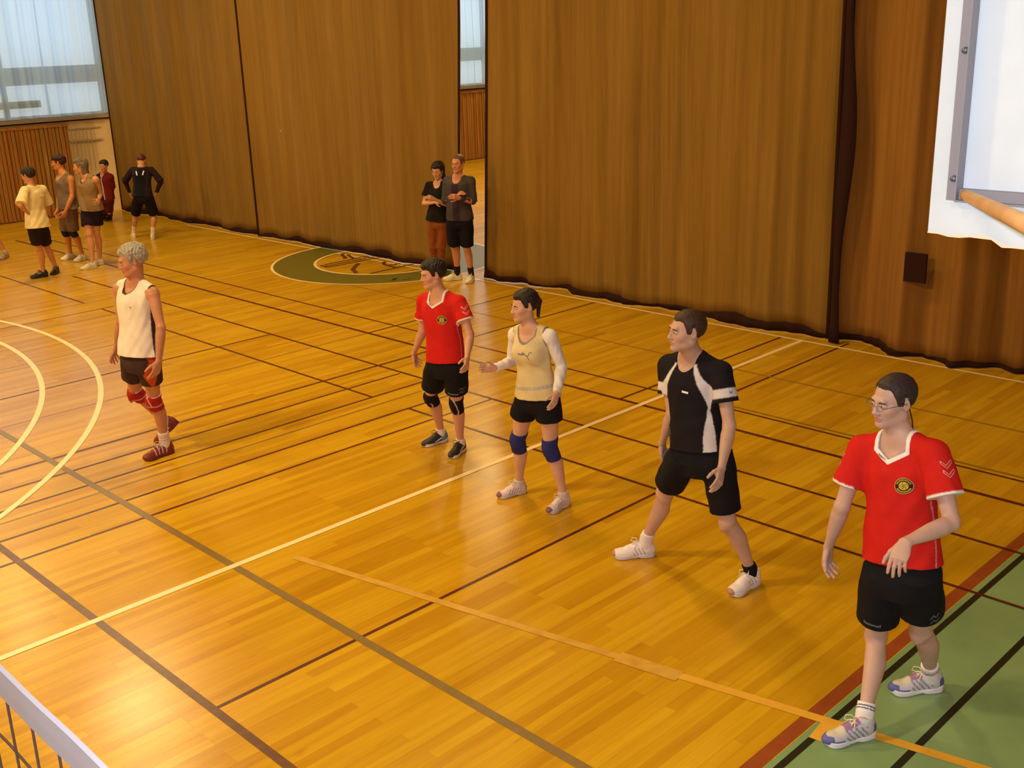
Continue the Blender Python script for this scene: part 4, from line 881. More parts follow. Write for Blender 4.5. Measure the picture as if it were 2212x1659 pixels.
# joints of every person, metres
POSES = {
 'rr': {'head': (4.663, 2.218, 1.684), 'neck': (4.692, 2.176, 1.485), 'rs': (4.67, 2.356, 1.422), 'ls': (4.638, 1.987, 1.497), 're': (4.589, 2.399, 1.119), 'le': (4.539, 1.835, 1.219), 'rw': (4.624, 2.478, 0.86), 'lw': (4.286, 1.931, 1.183), 'rh': (4.633, 2.183, 0.821), 'lh': (4.617, 1.998, 0.88), 'rk': (4.722, 2.236, 0.395), 'lk': (4.8, 2.041, 0.475), 'ra': (4.435, 2.132, 0.091), 'la': (5.043, 2.072, 0.098), 'rt': (4.18, 2.207, 0.02), 'lt': (4.842, 2.187, 0.02), 'rhl': (4.424, 2.076, 0.02), 'lhl': (5.058, 1.986, 0.02), 'rf': (4.617, 2.48, 0.677), 'lf': (4.143, 1.915, 1.07)},
 'bk': {'head': (5.053, 3.694, 1.695), 'neck': (5.137, 3.713, 1.51), 'rs': (5.151, 3.895, 1.44), 'ls': (5.165, 3.522, 1.465), 're': (5.127, 3.84, 1.132), 'le': (5.113, 3.416, 1.154), 'rw': (5.186, 3.961, 0.896), 'lw': (4.954, 3.356, 0.946), 'rh': (5.124, 3.748, 0.884), 'lh': (5.18, 3.543, 0.912), 'rk': (5.24, 3.977, 0.519), 'lk': (5.223, 3.483, 0.484), 'ra': (5.275, 4.167, 0.108), 'la': (5.397, 3.405, 0.091), 'rt': (5.06, 4.289, 0.02), 'lt': (5.137, 3.346, 0.02), 'rhl': (5.257, 4.116, 0.02), 'lhl': (5.399, 3.317, 0.02), 'rf': (5.262, 4.016, 0.74), 'lf': (4.819, 3.289, 0.845)},
 'wo': {'head': (5.336, 5.304, 1.551), 'neck': (5.374, 5.286, 1.371), 'rs': (5.374, 5.443, 1.328), 'ls': (5.409, 5.129, 1.36), 're': (5.428, 5.534, 1.078), 'le': (5.483, 5.091, 1.101), 'rw': (5.185, 5.467, 1.095), 'lw': (5.303, 4.973, 0.977), 'rh': (5.375, 5.343, 0.855), 'lh': (5.425, 5.168, 0.87), 'rk': (5.403, 5.471, 0.478), 'lk': (5.451, 5.188, 0.476), 'ra': (5.472, 5.55, 0.089), 'la': (5.522, 5.131, 0.087), 'rt': (5.291, 5.593, 0.02), 'lt': (5.34, 5.097, 0.02), 'rhl': (5.52, 5.53, 0.02), 'lhl': (5.563, 5.106, 0.02), 'rf': (5.026, 5.539, 1.12), 'lf': (5.187, 4.934, 0.846)},
 'rd': {'head': (5.588, 6.576, 1.57), 'neck': (5.626, 6.543, 1.39), 'rs': (5.602, 6.712, 1.348), 'ls': (5.68, 6.378, 1.363), 're': (5.608, 6.759, 1.069), 'le': (5.662, 6.246, 1.115), 'rw': (5.598, 6.884, 0.855), 'lw': (5.508, 6.122, 0.967), 'rh': (5.588, 6.58, 0.819), 'lh': (5.636, 6.399, 0.846), 'rk': (5.676, 6.786, 0.479), 'lk': (5.706, 6.496, 0.471), 'ra': (5.826, 6.856, 0.1), 'la': (5.783, 6.559, 0.087), 'rt': (5.616, 6.881, 0.02), 'lt': (5.575, 6.448, 0.02), 'rhl': (5.899, 6.844, 0.02), 'lhl': (5.79, 6.522, 0.02), 'rf': (5.667, 6.941, 0.715), 'lf': (5.404, 6.023, 0.885)},
 'wt': {'head': (3.948, 8.363, 1.739), 'neck': (3.976, 8.4, 1.536), 'rs': (3.919, 8.583, 1.501), 'ls': (4.015, 8.215, 1.493), 're': (3.912, 8.65, 1.195), 'le': (3.973, 8.066, 1.224), 'rw': (3.894, 8.764, 0.945), 'lw': (3.9, 8.033, 0.962), 'rh': (3.887, 8.48, 0.917), 'lh': (3.935, 8.283, 0.94), 'rk': (3.981, 8.71, 0.54), 'lk': (4.003, 8.422, 0.532), 'ra': (4.248, 8.763, 0.173), 'la': (4.073, 8.475, 0.1), 'rt': (4.149, 8.885, 0.02), 'lt': (3.806, 8.349, 0.02), 'rhl': (4.338, 8.752, 0.1), 'lhl': (4.063, 8.358, 0.02), 'rf': (3.881, 8.889, 0.811), 'lf': (3.822, 8.029, 0.795)},
 'cm': {'head': (10.232, 11.371, 1.702), 'neck': (10.249, 11.405, 1.502), 'rs': (10.219, 11.592, 1.472), 'ls': (10.359, 11.255, 1.48), 're': (10.16, 11.595, 1.172), 'le': (10.343, 11.21, 1.178), 'rw': (10.165, 11.351, 1.283), 'lw': (10.089, 11.227, 1.262), 'rh': (10.2, 11.49, 0.926), 'lh': (10.312, 11.336, 0.936), 'rk': (10.307, 11.611, 0.523), 'lk': (10.371, 11.416, 0.516), 'ra': (10.408, 11.686, 0.1), 'la': (10.477, 11.464, 0.093), 'rt': (10.225, 11.75, 0.02), 'lt': (10.244, 11.317, 0.02), 'rhl': (10.427, 11.634, 0.02), 'lhl': (10.511, 11.468, 0.02), 'rf': (10.168, 11.187, 1.358), 'lf': (9.918, 11.238, 1.318)},
 'cw': {'head': (10.303, 11.887, 1.564), 'neck': (10.336, 11.908, 1.379), 'rs': (10.274, 12.056, 1.368), 'ls': (10.329, 11.745, 1.374), 're': (10.179, 12.077, 1.103), 'le': (10.298, 11.694, 1.097), 'rw': (10.194, 11.828, 1.139), 'lw': (10.077, 11.734, 1.208), 'rh': (10.272, 12.023, 0.852), 'lh': (10.354, 11.865, 0.851), 'rk': (10.334, 12.107, 0.46), 'lk': (10.379, 11.988, 0.465), 'ra': (10.438, 12.232, 0.086), 'la': (10.472, 12.112, 0.086), 'rt': (10.263, 12.12, 0.02), 'lt': (10.281, 11.936, 0.02), 'rhl': (10.483, 12.259, 0.02), 'lhl': (10.524, 12.148, 0.02), 'rf': (10.204, 11.662, 1.163), 'lf': (9.929, 11.761, 1.282)},
 'bb': {'head': (9.448, 19.065, 1.402), 'neck': (9.38, 18.976, 1.262), 'rs': (9.533, 18.898, 1.249), 'ls': (9.286, 19.122, 1.262), 're': (9.612, 18.748, 1.032), 'le': (9.176, 19.265, 1.055), 'rw': (9.531, 18.835, 0.82), 'lw': (9.25, 19.283, 0.824), 'rh': (9.361, 18.83, 0.791), 'lh': (9.241, 18.956, 0.767), 'rk': (9.488, 18.927, 0.439), 'lk': (9.255, 19.191, 0.453), 'ra': (9.362, 18.843, 0.082), 'la': (9.243, 19.342, 0.088), 'rt': (9.564, 19.205, 0.02), 'lt': (9.435, 19.739, 0.02), 'rhl': (9.329, 18.791, 0.02), 'lhl': (9.21, 19.292, 0.02), 'rf': (9.477, 18.893, 0.679), 'lf': (9.299, 19.295, 0.67)},
 'yt': {'head': (6.561, 16.945, 1.584), 'neck': (6.58, 16.909, 1.39), 'rs': (6.751, 16.964, 1.371), 'ls': (6.426, 16.811, 1.4), 're': (6.834, 17.049, 1.102), 'le': (6.276, 16.663, 1.194), 'rw': (6.825, 17.203, 0.894), 'lw': (6.43, 16.805, 1.04), 'rh': (6.633, 16.939, 0.808), 'lh': (6.481, 16.835, 0.852), 'rk': (6.737, 17.132, 0.45), 'lk': (6.571, 17.017, 0.488), 'ra': (6.892, 17.286, 0.087), 'la': (6.627, 17.135, 0.089), 'rt': (6.845, 16.972, 0.02), 'lt': (6.487, 17.058, 0.02), 'rhl': (6.907, 17.357, 0.02), 'lhl': (6.685, 17.131, 0.02), 'rf': (6.819, 17.306, 0.755), 'lf': (6.532, 16.899, 0.938)},
 'tm': {'head': (7.476, 17.977, 1.629), 'neck': (7.513, 17.937, 1.441), 'rs': (7.525, 18.118, 1.396), 'ls': (7.559, 17.763, 1.389), 're': (7.48, 18.132, 1.103), 'le': (7.514, 17.729, 1.097), 'rw': (7.4, 18.102, 0.856), 'lw': (7.387, 17.764, 0.87), 'rh': (7.512, 18.039, 0.893), 'lh': (7.509, 17.852, 0.908), 'rk': (7.489, 18.151, 0.487), 'lk': (7.525, 17.922, 0.493), 'ra': (7.567, 18.27, 0.088), 'la': (7.641, 17.969, 0.089), 'rt': (7.357, 18.186, 0.02), 'lt': (7.44, 17.873, 0.02), 'rhl': (7.624, 18.286, 0.02), 'lhl': (7.697, 17.982, 0.02), 'rf': (7.347, 18.082, 0.692), 'lf': (7.303, 17.787, 0.72)},
 'vp': {'head': (7.528, 17.294, 1.599), 'neck': (7.583, 17.237, 1.426), 'rs': (7.609, 17.411, 1.371), 'ls': (7.655, 17.066, 1.415), 're': (7.642, 17.583, 1.138), 'le': (7.743, 17.165, 1.161), 'rw': (7.527, 17.454, 0.95), 'lw': (7.602, 16.961, 1.091), 'rh': (7.574, 17.365, 0.9), 'lh': (7.643, 17.196, 0.931), 'rk': (7.478, 17.225, 0.514), 'lk': (7.632, 17.275, 0.52), 'ra': (7.424, 17.13, 0.099), 'la': (7.64, 17.319, 0.097), 'rt': (7.195, 17.084, 0.02), 'lt': (7.537, 17.292, 0.02), 'rhl': (7.458, 17.089, 0.02), 'lhl': (7.705, 17.314, 0.02), 'rf': (7.45, 17.367, 0.823), 'lf': (7.508, 16.825, 1.044)},
 'rj': {'head': (9.729, 21.257, 1.155), 'neck': (9.744, 21.327, 0.996), 'rs': (9.712, 21.482, 0.947), 'ls': (9.803, 21.178, 0.955), 're': (9.734, 21.639, 0.736), 'le': (9.849, 21.28, 0.716), 'rw': (9.734, 21.721, 0.519), 'lw': (9.837, 21.363, 0.499), 'rh': (9.711, 21.44, 0.517), 'lh': (9.764, 21.281, 0.524), 'rk': (9.78, 21.7, 0.255), 'lk': (9.839, 21.525, 0.25), 'ra': (9.919, 22.006, 0.084), 'la': (9.966, 21.838, 0.083), 'rt': (9.804, 21.967, 0.02), 'lt': (9.857, 21.784, 0.02), 'rhl': (9.961, 22.046, 0.02), 'lhl': (10.008, 21.87, 0.02), 'rf': (9.734, 21.776, 0.374), 'lf': (9.829, 21.418, 0.354)},
 'le': {'head': (6.607, 19.32, 1.631), 'neck': (6.625, 19.363, 1.439), 'rs': (6.586, 19.54, 1.39), 'ls': (6.708, 19.203, 1.39), 're': (6.532, 19.611, 1.106), 'le': (6.653, 19.28, 1.109), 'rw': (6.449, 19.586, 0.859), 'lw': (6.57, 19.257, 0.861), 'rh': (6.592, 19.476, 0.889), 'lh': (6.613, 19.29, 0.89), 'rk': (6.462, 19.473, 0.487), 'lk': (6.71, 19.301, 0.477), 'ra': (6.383, 19.578, 0.084), 'la': (6.892, 19.332, 0.092), 'rt': (6.192, 19.4, 0.02), 'lt': (6.654, 19.093, 0.02), 'rhl': (6.42, 19.618, 0.02), 'lhl': (6.956, 19.355, 0.02), 'rf': (6.394, 19.569, 0.694), 'lf': (6.515, 19.242, 0.696)},
}
# ------------------------------------------------------------------ who wears what
RED = (.56, .016, .012); WHT = (.80, .78, .78); BLK = (.010, .009, .012)
def base(c, n): return np.tile(A3(c), (n, 1))
def red_shirt(c):
    n = len(c['V']); o = base(RED, n)
    for ar, rr in ((c['ar'], c['rr']), (c['al'], c['rl'])): o[(ar > c['sl'] - .035) & (rr < .1) & (np.abs(c['loc'][:, 1]) > .184)] = WHT
    f_, l, u = c['loc'].T; o[(np.abs(f_ - .012 - .01 * np.sin(u * 20)) < .0028) & (np.abs(l) > .09) & (c['t'] < .68) & (c['t'] > .04)] = (.62, .35, .38)
    return o
def black_shirt(c):
    n = len(c['V']); o = base((.013, .010, .014), n); f_, l, u = c['loc'].T; al = np.abs(l); W_ = (.62, .58, .62)
    lo = np.interp(u, [-.30, -.24, -.17, -.03], [.150, .138, .118, .060]); hi = np.interp(u, [-.30, -.24, -.17, -.10, -.03], [.151, .165, .185, .128, .078])
    o[(al > lo) & (al < hi) & (u > -.30) & (u < -.02) & (f_ > -.01)] = W_
    for ar, rr in ((c['ar'], c['rr']), (c['al'], c['rl'])):
        k = (rr < .1) & (ar > .34); o[k & (ar < .50)] = W_
    k = (u < -.26) & (al > np.interp(u, [-.6, -.45, -.30, -.26], [.115, .12, .138, .150])) & (al < np.interp(u, [-.6, -.45, -.30, -.26], [.185, .175, .152, .15])) & (f_ > .0) & (c['rr'] > .07) & (c['rl'] > .07); o[k] = W_
    return o
def yellow_vest(c):
    n = len(c['V']); o = base((.66, .54, .29), n); f_, l, u = c['loc'].T; G = (.24, .21, .20)
    o[(c['nc'] < .009) & (u < .03)] = G; o[(c['arm'] < .15)] = G
    k = np.abs(c['t'] - .20 - .02 * l / .15); o[(k < .020)] = (.34, .33, .36); o[(k < .006)] = (.60, .52, .40)
    return o
def white_tank(c):
    n = len(c['V']); o = base((.78, .70, .62), n); f_, l, u = c['loc'].T; G = (.10, .05, .04)
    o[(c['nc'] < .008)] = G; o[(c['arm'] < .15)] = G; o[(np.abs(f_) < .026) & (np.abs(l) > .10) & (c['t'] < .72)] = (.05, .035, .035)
    return o
def tee_yellow(c):
    n = len(c['V']); o = base((.74, .60, .30), n); o[(c['nc'] < .010)] = (.72, .50, .16); return o
def trim(c_, t_, w_=.010):
    def fn(c): o = base(c_, len(c['V'])); o[c['nc'] < w_] = t_; o[c['arm'] < .08] = t_; return o
    return fn
def grey_jacket(c):
    n = len(c['V']); o = base((.055, .045, .045), n); f_, l, u = c['loc'].T; o[(np.abs(l) < .05) & (f_ > 0) & (u < -.02)] = (.035, .02, .035); o[(u > -.07)] = (.07, .055, .05); return o
def bow_jacket(c):
    n = len(c['V']); o = base((.020, .010, .016), n); f_, l, u = c['loc'].T; o[(np.abs(l) < .10) & (u < -.01)] = (.006, .007, .008)
    k = (f_ < 0) & (u > -.13) & (u < -.045) & (np.abs(np.abs(l) - .075 - (u + .045) * .25) < .011); o[k] = (.85, .82, 1.0); return o
def navy_red(c):
    n = len(c['V']); o = base((.012, .01, .03), n); f_, l, u = c['loc'].T; o[(l > .03)] = (.14, .012, .012); o[np.abs(l - .03) < .012] = (.5, .42, .35); return o
def pads_plain(c1, c2=None, arc=False):
    def fn(c):
        n = len(c['u']); o = base(c1, n); u, l, f_ = c['u'], c['l'], c['f']
        if c2 is not None:
            o[(np.abs(np.sqrt((l / .038) ** 2 + ((u + .02) / .085) ** 2) - 1) < .085) & (f_ > 0) & ((l > 0) | (u < -.03))] = c2
            if arc: o[(u < -c['k0'] * .60) ] = c1; o[(np.abs(u + c['k0'] * .62) < .004) | (np.abs(u - c['k1'] * .68) < .004)] = c2
        return o
    return fn
def sock(c, h, st=()): return dict(c=c, h=h, stripes=list(st))
def tight_short(c):
    n = len(c['V']); o = base((.05, .028, .026), n); o[(c['l'] > .075) & (c['a'] > -.035) & (c['a'] < .06)] = (.50, .07, .012); return o
FINE = (.0056, .0036); MID = (.0075, .0055)
WHO = dict(
 rr=dict(H=1.83, girth=.96, leg=.93, head=(158, 7, 0), res=FINE, skin=(.53, .335, .28), hair='buzz', hairc=(.030, .020, .022), fringe=.082, stubble=.4, lpalm=(.9, .1, .1), lcurl=.45, rcurl=.5,
   label='person in red jersey and thin glasses standing on the green floor zone',
   shirt=dict(col=red_shirt, hem=.10, sleeve=.64, neck='v', collar=(.80, .78, .80), flare=.022, loose=.018, sw=.024, wr=.006), shorts=dict(col=BLK, len=.69, llen=.62, flare=.020, loose=.016),
   socks=sock((.78, .76, .80), .095, [(.020, .026, (.06, .05, .16)), (.034, .040, (.06, .05, .16))]), shoes='silver'),
 bk=dict(H=1.82, girth=.97, leg=.95, head=(152, -1, 0), res=FINE, skin=(.53, .325, .25), hair='buzz', hairc=(.045, .022, .014), fringe=.070, mouth=True, stubble=.35, lcurl=.30, rcurl=.5,
   label='person in black and white sports shirt and black shorts in a wide stance, looking left',
   shirt=dict(col=black_shirt, hem=.10, sleeve=.58, neck='crew', flare=.018, loose=.014, sw=.020, wr=.005), shorts=dict(col=BLK, len=.82, rlen=.72, flare=.014, loose=.014),
   socks=dict(r=sock((.78, .70, .74), .085), l=sock((.012, .009, .012), .075)), shoes='white3'),
 wo=dict(H=1.65, fem=True, head=(160, 6, 0), res=FINE, skin=(.62, .35, .235), hair='pony', hairc=(.018, .008, .007), fringe=.066, rthumb=(0, 0, 1), rcurl=.12, lcurl=.22, leg=.98,
   label='person with dark tied-back hair in pale yellow vest over white sleeves, holding out one hand',
   shirt=dict(col=yellow_vest, hem=.03, sleeve=0, neck='tank', flare=.022, loose=.014, wr=.004, under=(.78, .72, .72), name='vest'), shorts=dict(col=BLK, len=.42, flare=.016, loose=.010, top=.15),
   pads=dict(col=pads_plain((.030, .032, .15)), len=(.085, .105)), socks=sock((.62, .50, .46), .035), shoes='pink', foot=.97),
 rd=dict(H=1.66, head=(158, 8, 0), res=FINE, skin=(.60, .30, .19), hair='short', hairc=(.016, .009, .007), fringe=.058, lcurl=.45, rcurl=.55,
   label='person in red jersey with black knee pads standing beside the one in the yellow vest',
   shirt=dict(col=red_shirt, hem=.05, sleeve=.60, neck='v', collar=(.80, .74, .74), flare=.018, loose=.016, sw=.022, wr=.005), shorts=dict(col=BLK, len=.68, flare=.022, loose=.015),
   pads=dict(col=pads_plain((.014, .009, .009), (.55, .45, .42)), len=(.060, .090)), socks=sock((.75, .62, .55), .035), shoes='dark'),
 wt=dict(H=1.84, leg=.92, head=(160, 12, 0), res=FINE, skin=(.50, .215, .12), hair='wavy', hairc=(.34, .30, .24), fringe=.062, browc=(.16, .11, .08), arm=.95, lcurl=.35, rcurl=.45, rpitch=.75,
   label='grey-haired person in white sleeveless top and red knee pads, walking by the white floor arcs',
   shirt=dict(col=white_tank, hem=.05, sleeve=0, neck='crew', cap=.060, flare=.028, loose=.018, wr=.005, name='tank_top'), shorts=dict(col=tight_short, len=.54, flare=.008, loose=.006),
   pads=dict(col=pads_plain((.36, .020, .016), (.72, .45, .42), True), len=(.055, .085)), socks=sock((.72, .58, .52), .115, [(.03, .034, (.3, .2, .2)), (.06, .064, (.3, .2, .2))]), shoes='red'),
 cm=dict(H=1.80, head=(195, 4, 0), res=MID, skin=(.56, .24, .13), hair='buzz', hairc=(.13, .05, .02), fringe=.080, lcurl=.5, rcurl=.5,
   label='person in dark grey jacket and black shorts, arms folded, standing in the curtain gap',
   shirt=dict(col=grey_jacket, hem=-.01, sleeve=1.92, neck='crew', flare=.022, loose=.014, sw=.006, bulk=.9, wr=.004, name='jacket'), shorts=dict(col=(.010, .008, .014), len=.93, flare=.02, loose=.016), socks=sock((.02, .012, .015), .12), shoes='cream'),
 cw=dict(H=1.68, fem=True, head=(200, 14, 0), res=MID, skin=(.60, .30, .17), hair='long', hairc=(.020, .009, .010), fringe=.058, lcurl=.5, rcurl=.5,
   label='person with shoulder-length dark hair in black t-shirt and rust trousers, arms folded, by the curtain',
   shirt=dict(col=(.012, .009, .009), hem=0, sleeve=.62, neck='crew', flare=.030, loose=.014, sw=.02, wr=.005, name='t_shirt'), shorts=dict(col=(.26, .075, .020), len=1.86, flare=.006, loose=.006, top=.05, name='trousers'), shoes='brownish'),
 bb=dict(H=1.66, head=(45, 42, 0), res=MID, skin=(.52, .24, .11), hair='buzz', hairc=(.09, .025, .015), eyes=False, lcurl=.6, rcurl=.6, raz=math.radians(50), laz=math.radians(70),
   label='person seen from behind in black tracksuit top with two white shoulder marks, head bowed',
   shirt=dict(col=bow_jacket, hem=-.02, sleeve=1.92, neck='crew', flare=.015, loose=.018, sw=.014, bulk=.92, wr=.005, name='tracksuit_top'), shorts=dict(col=(.010, .008, .010), len=.96, flare=.02, loose=.018), socks=sock((.72, .55, .33), .14), shoes='cream'),
 yt=dict(H=1.73, head=(122, 10, 0), res=MID, skin=(.56, .26, .12), hair='short', hairc=(.014, .008, .006), lcurl=.6, rcurl=.6, raz=math.radians(-130), laz=math.radians(175),
   label='person in loose pale yellow t-shirt and black shorts with back turned, at the left edge',
   shirt=dict(col=tee_yellow, hem=-.03, sleeve=.90, neck='crew', flare=.045, loose=.022, sw=.028, wr=.006, name='t_shirt'), shorts=dict(col=(.018, .012, .014), len=.76, flare=.022, loose=.014), shoes='black'),
 tm=dict(H=1.74, head=(145, 4, 0), res=MID, skin=(.54, .20, .06), hair='short', hairc=(.035, .008, .006), lcurl=.5, rcurl=.5,
   label='person in grey sleeveless top with a dark headband, beside the slatted wall',
   shirt=dict(col=trim((.17, .12, .085), (.34, .24, .08)), hem=-.02, sleeve=0, neck='tank', flare=.035, loose=.022, wr=.006, name='tank_top'), shorts=dict(col=(.15, .085, .05), len=.92, flare=.02, loose=.016),
   pads=dict(col=pads_plain((.02, .02, .022)), len=(.05, .08)), shoes='cream'),
 vp=dict(H=1.72, head=(150, 6, 0), res=MID, skin=(.56, .25, .11), hair='bob', hairc=(.16, .115, .075), lcurl=.6, rcurl=.5, girth=1.04,
   label='grey-haired person in sleeveless olive top and short black shorts, hand on hip',
   shirt=dict(col=trim((.27, .17, .075), (.07, .04, .02)), hem=-.0, sleeve=0, neck='crew', flare=.035, loose=.018, wr=.006, name='sleeveless_top'), shorts=dict(col=(.014, .009, .016), len=.62, flare=.025, loose=.018), shoes='cream'),
 rj=dict(H=1.55, head=(205, 10, 0), res=MID, skin=(.52, .24, .11), hair='short', hairc=(.020, .010, .008), eyes=False,
   label='person in navy and dark red top half hidden at the end of the brown curtain',
   shirt=dict(col=navy_red, hem=-.04, sleeve=1.9, neck='crew', flare=.02, loose=.024, sw=.02, wr=.005, name='jacket'), shorts=dict(col=(.10, .018, .022), len=1.9, flare=.01, loose=.022, name='trousers'), shoes='black'),
 le=dict(H=1.75, head=(205, 5, 0), res=MID, skin=(.54, .24, .10), hair='short', hairc=(.03, .015, .01), eyes=False,
   label='person cut off at the left edge with only a grey shoe in view',
   shirt=dict(col=(.30, .22, .14), hem=0, sleeve=.6, neck='crew', flare=.02, loose=.018, name='t_shirt'), shorts=dict(col=(.02, .015, .02), len=.7, flare=.03, loose=.02), socks=sock((.5, .38, .22), .05), shoes='brownish'))
BUILT = {}
for k_, o_ in WHO.items(): BUILT[k_] = build_person(k_, POSES[k_], o_)

# ---- marks, glasses and other small things worn
def chest(r, l, u):   # a point in the chest frame
    o = r['o']; return o['N'] + (o['CL'] * l + o['up'] * u) * r['s']
for k_, sz in (('rr', .039), ('rd', .037)):
    r = BUILT[k_]; o = r['o']; pos = chest(r, .085, -.185); U_, V_, N_ = o['CL'], o['up'], o['CF']
    K = (.030, .012, .006); Y = (.62, .42, .05); G = (.62, .45, .20); pl = [disc(0, sz, K, 40, 6)]
    decal('badge', r['shirt'], r['f2'], pos, U_, V_, N_, pl, .002)
    mk = [disc(sz * .94, sz, G, 40, 1), disc(0, sz * .52, Y, 32, 4)]
    for i in range(12):
        a = math.radians(20 + i * 140 / 11); a0, b0 = math.cos(a), math.sin(a); mk.append(stroke([(a0 * sz * .64, b0 * sz * .64), (a0 * sz * .86, b0 * sz * .86)], sz * .085, Y, 2))
        a = math.radians(208 + i * 124 / 11); a0, b0 = math.cos(a), math.sin(a); mk.append(stroke([(a0 * sz * .64, b0 * sz * .64), (a0 * sz * .86, b0 * sz * .86)], sz * .085, Y, 2))
    decal('badge_ring', r['shirt'], r['f2'], pos, U_, V_, N_, mk, .0034)
    bl = [stroke([(sz * .50 * math.cos(a), sz * .50 * math.sin(a)), (sz * .2 * math.cos(a + .9), sz * .2 * math.sin(a + .9)), (0, 0)], sz * .05, (.16, .10, .012), 4) for a in (0.3, 1.6, 2.9, 4.1, 5.3)]
    decal('badge_ball', r['shirt'], r['f2'], pos, U_, V_, N_, bl, .0046)
    # chevrons down the sleeves
    for sd, q_ in (('l', 1), ('r', -1)):
        P = r['P']; d = unit(P[sd + 'e'] - P[sd + 's']); out = unit(o['CL'] * q_ + o['CF'] * .55); out = unit(out - d * (out @ d)); U2 = unit(np.cross(d, out)); ch = []
        for i in range(2):
            yy = -.012 - i * .044
            for dy in (0, -.014): ch.append(stroke([(-.030, yy + dy + .016), (.004, yy + dy - .010), (.026, yy + dy + .014)], .0036, (.70, .34, .32), 6))
            ch.append(stroke([(-.030, yy + .016), (-.030, yy + .002)], .0036, (.70, .34, .32), 2)); ch.append(stroke([(.026, yy + .014), (.026, yy)], .0036, (.70, .34, .32), 2))
        decal('sleeve_chevrons', r['shirt'], r['f2'], P[sd + 's'] + d * .06, U2, -d, out, ch, .002)
    a_ = unit(o['CF'] + o['up'] * .55)
    decal('collar_lettering', r['shirt'], r['fc'], chest(r, -.032, -.079), unit(o['CL'] * .86 - o['up'] * .50), unit(o['up'] * .86 + o['CL'] * .50), unit(o['CF'] + o['up'] * .2), [letters('hummel', .015, (.04, .07, .05), .0004)], .0062)
    # marks on the shorts
    P = r['P']; th = unit(P['lk'] - P['lh']); out = unit(o['CF'] * .9 + o['CL'] * .35); out = unit(out - th * (out @ th)); U2 = unit(np.cross(-th, out)); ln_ = np.linalg.norm(P['lk'] - P['lh'])
    tgt = ('r' if k_ == 'rr' else 'l'); P0, P1 = P[tgt + 'h'], P[tgt + 'k']; th = unit(P1 - P0); out = unit(o['CF'] * .93 + o['CL'] * .1); out = unit(out - th * (out @ th)); U2 = unit(np.cross(-th, out))
    decal('shorts_lettering', r['shorts'], r['f5'], P0 + (P1 - P0) * .60 + U2 * .02, U2, -th, out, [letters('hummel', .026, (.22, .22, .24), .0006)], .002)
    out = unit(o['CF'] * .55 + o['CL']); P0, P1 = P['lh'], P['lk']; th = unit(P1 - P0); out = unit(out - th * (out @ th)); U2 = unit(np.cross(-th, out)); ch = []
    for i in range(2): ch.append(stroke([(-.026, -.03 - i * .035), (-.008, -.008 - i * .035), (.004, -.03 - i * .035), (.024, -.010 - i * .035)], .0035, (.28, .28, .30), 5))
    decal('shorts_chevrons', r['shorts'], r['f5'], P0 + (P1 - P0) * .42, U2, -th, out, ch, .002)
r = BUILT['bk']; o = r['o']
decal('chest_mark', r['shirt'], r['f2'], chest(r, .022, -.175), o['CL'], o['up'], o['CF'], [stroke([(-.020, .004), (.020, -.003)], .013, (.9, .92, 1.0), 8)])
P = r['P']; d = unit(P['le'] - P['ls']); out = unit(o['CL'] + o['CF'] * .5); out = unit(out - d * (out @ d)); U2 = unit(np.cross(d, out))
decal('sleeve_mark', r['shirt'], r['f2'], P['ls'] + (P['le'] - P['ls']) * .42, U2, -d, out, [stroke([(-.010, .012), (-.004, -.010), (0, .008), (.004, -.010), (.010, .012)], .0032, (.12, .11, .14), 4)])
r = BUILT['wo']; o = r['o']; G = (.17, .17, .22)   # leaping shape across the chest with small letters
decal('chest_mark', r['shirt'], r['f2'], chest(r, .048, -.165), o['CL'], o['up'], o['CF'], [
    stroke([(-.040, .020), (-.028, .016), (-.010, .004), (.008, -.012), (.018, -.034)], .0055, G, 5), stroke([(-.004, .000), (.012, -.006), (.020, .006), (.026, .020), (.038, .022), (.044, .014)], .0045, G, 5), stroke([(-.030, .018), (-.034, .004)], .004, G, 3)], .0025)
decal('chest_lettering', r['shirt'], r['f2'], chest(r, -.004, -.160), o['CL'], o['up'], o['CF'], [letters('PUMA', .020, G, .0006)], .0025)
b = MB(); q = r['h'](-.006, .086, -.034); b.tube([q - A3((0, 0, .004)), q, q + A3((0, 0, .004))], [.002, .0045, .002], 10); b.build('earring', M['tape'], r['body'], True)
for sd in 'rl':
    P = r['P']; fd, sv = o[sd + 'legf']
r = BUILT['wt']; o = r['o']
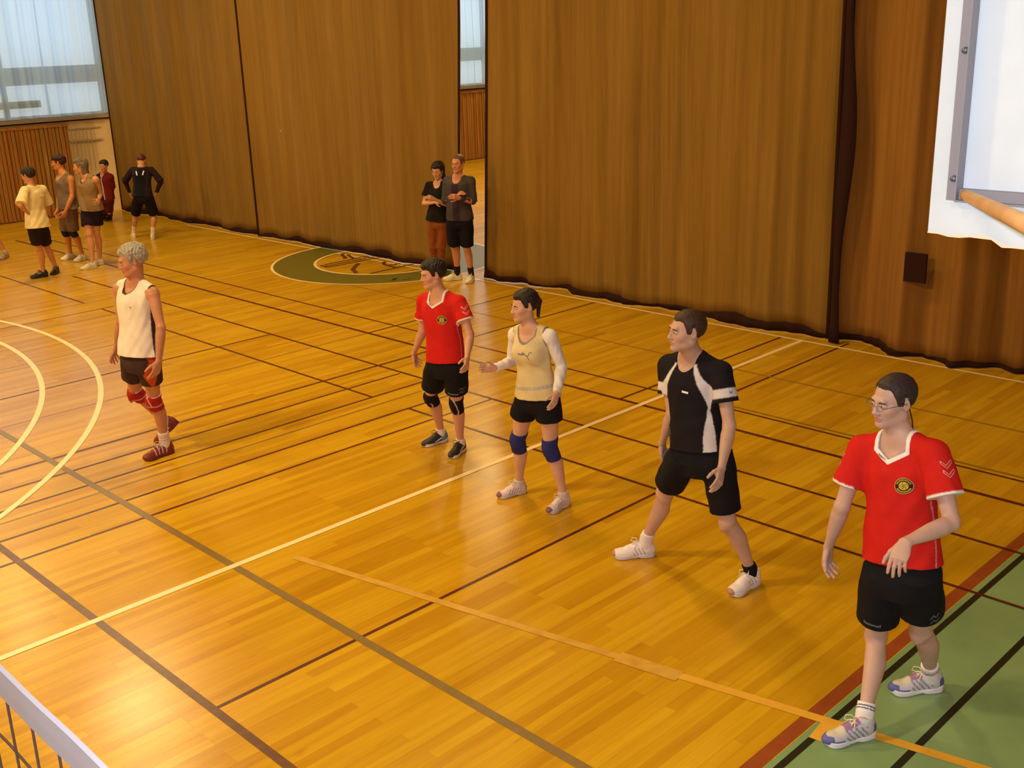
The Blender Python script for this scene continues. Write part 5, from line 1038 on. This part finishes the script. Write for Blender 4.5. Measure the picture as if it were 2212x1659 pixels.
decal('chest_mark', r['shirt'], r['f2'], chest(r, .065, -.17), o['CL'], o['up'], o['CF'], [stroke([(-.014, .010), (0, 0), (.014, .010)], .004, (.30, .22, .12), 4), stroke([(0, 0), (.002, -.016)], .004, (.30, .22, .12), 3)])
r = BUILT['yt']; o = r['o']
decal('back_print', r['shirt'], r['f2'], chest(r, -.06, -.14) , -o['CL'], o['up'], -o['CF'], [stroke([(-.07, .01), (-.03, .0), (0, .006)], .008, (.34, .28, .16), 6), stroke([(.02, .0), (.06, .006)], .014, (.38, .31, .17), 6)], .003)
# glasses of the nearest person
r = BUILT['rr']; h_ = r['h']; b = MB()
for sg in (-1, 1):
    b.tube([h_(.108 - .006 * abs(math.cos(a)), sg * .033 + .021 * math.cos(a), .001 + .0125 * math.sin(a)) for a in np.linspace(0, 2 * math.pi, 25)], .0011, 6, False)
    b.tube([h_(.104, sg * .054, .006), h_(.094, sg * .068, .008), h_(.04, sg * .079, .008), h_(-.008, sg * .084, .006), h_(-.018, sg * .083, -.006)], .0016, 6)
b.tube([h_(.107, -.012, .004), h_(.110, 0, .007), h_(.107, .012, .004)], .0013, 6)
b.build('glasses', M['bolt'], r['body'], True)
b = MB(); b.tube([h_(-.018, .084, -.006), h_(-.030, .082, -.045), h_(-.045, .074, -.085), h_(-.055, .066, -.125), h_(-.050, .070, -.150)], .0030, 8); b.build('glasses_cord', M['hem'], r['body'], True)
# headband
r = BUILT['tm']; h_ = r['h']; b = MB(); n = 40
V = []; F = []
for i in range(n):
    a = 2 * math.pi * i / n
    for rr_, z in ((1.0, .048), (1.05, .050), (1.05, .070), (1.0, .072)): V.append(h_(-.018 + .112 * rr_ * math.cos(a), .090 * rr_ * math.sin(a), z))
for i in range(n):
    for k in range(4): F.append((i * 4 + k, i * 4 + (k + 1) % 4, ((i + 1) % n) * 4 + (k + 1) % 4, ((i + 1) % n) * 4 + k))
put('headband', V, F, M['hem'], r['body'])
bpy.context.view_layer.update()
print('verts', sum(len(m_.vertices) for m_ in bpy.data.meshes), 'objects', len(bpy.data.objects), 'time %.0fs' % (time.time() - T0))
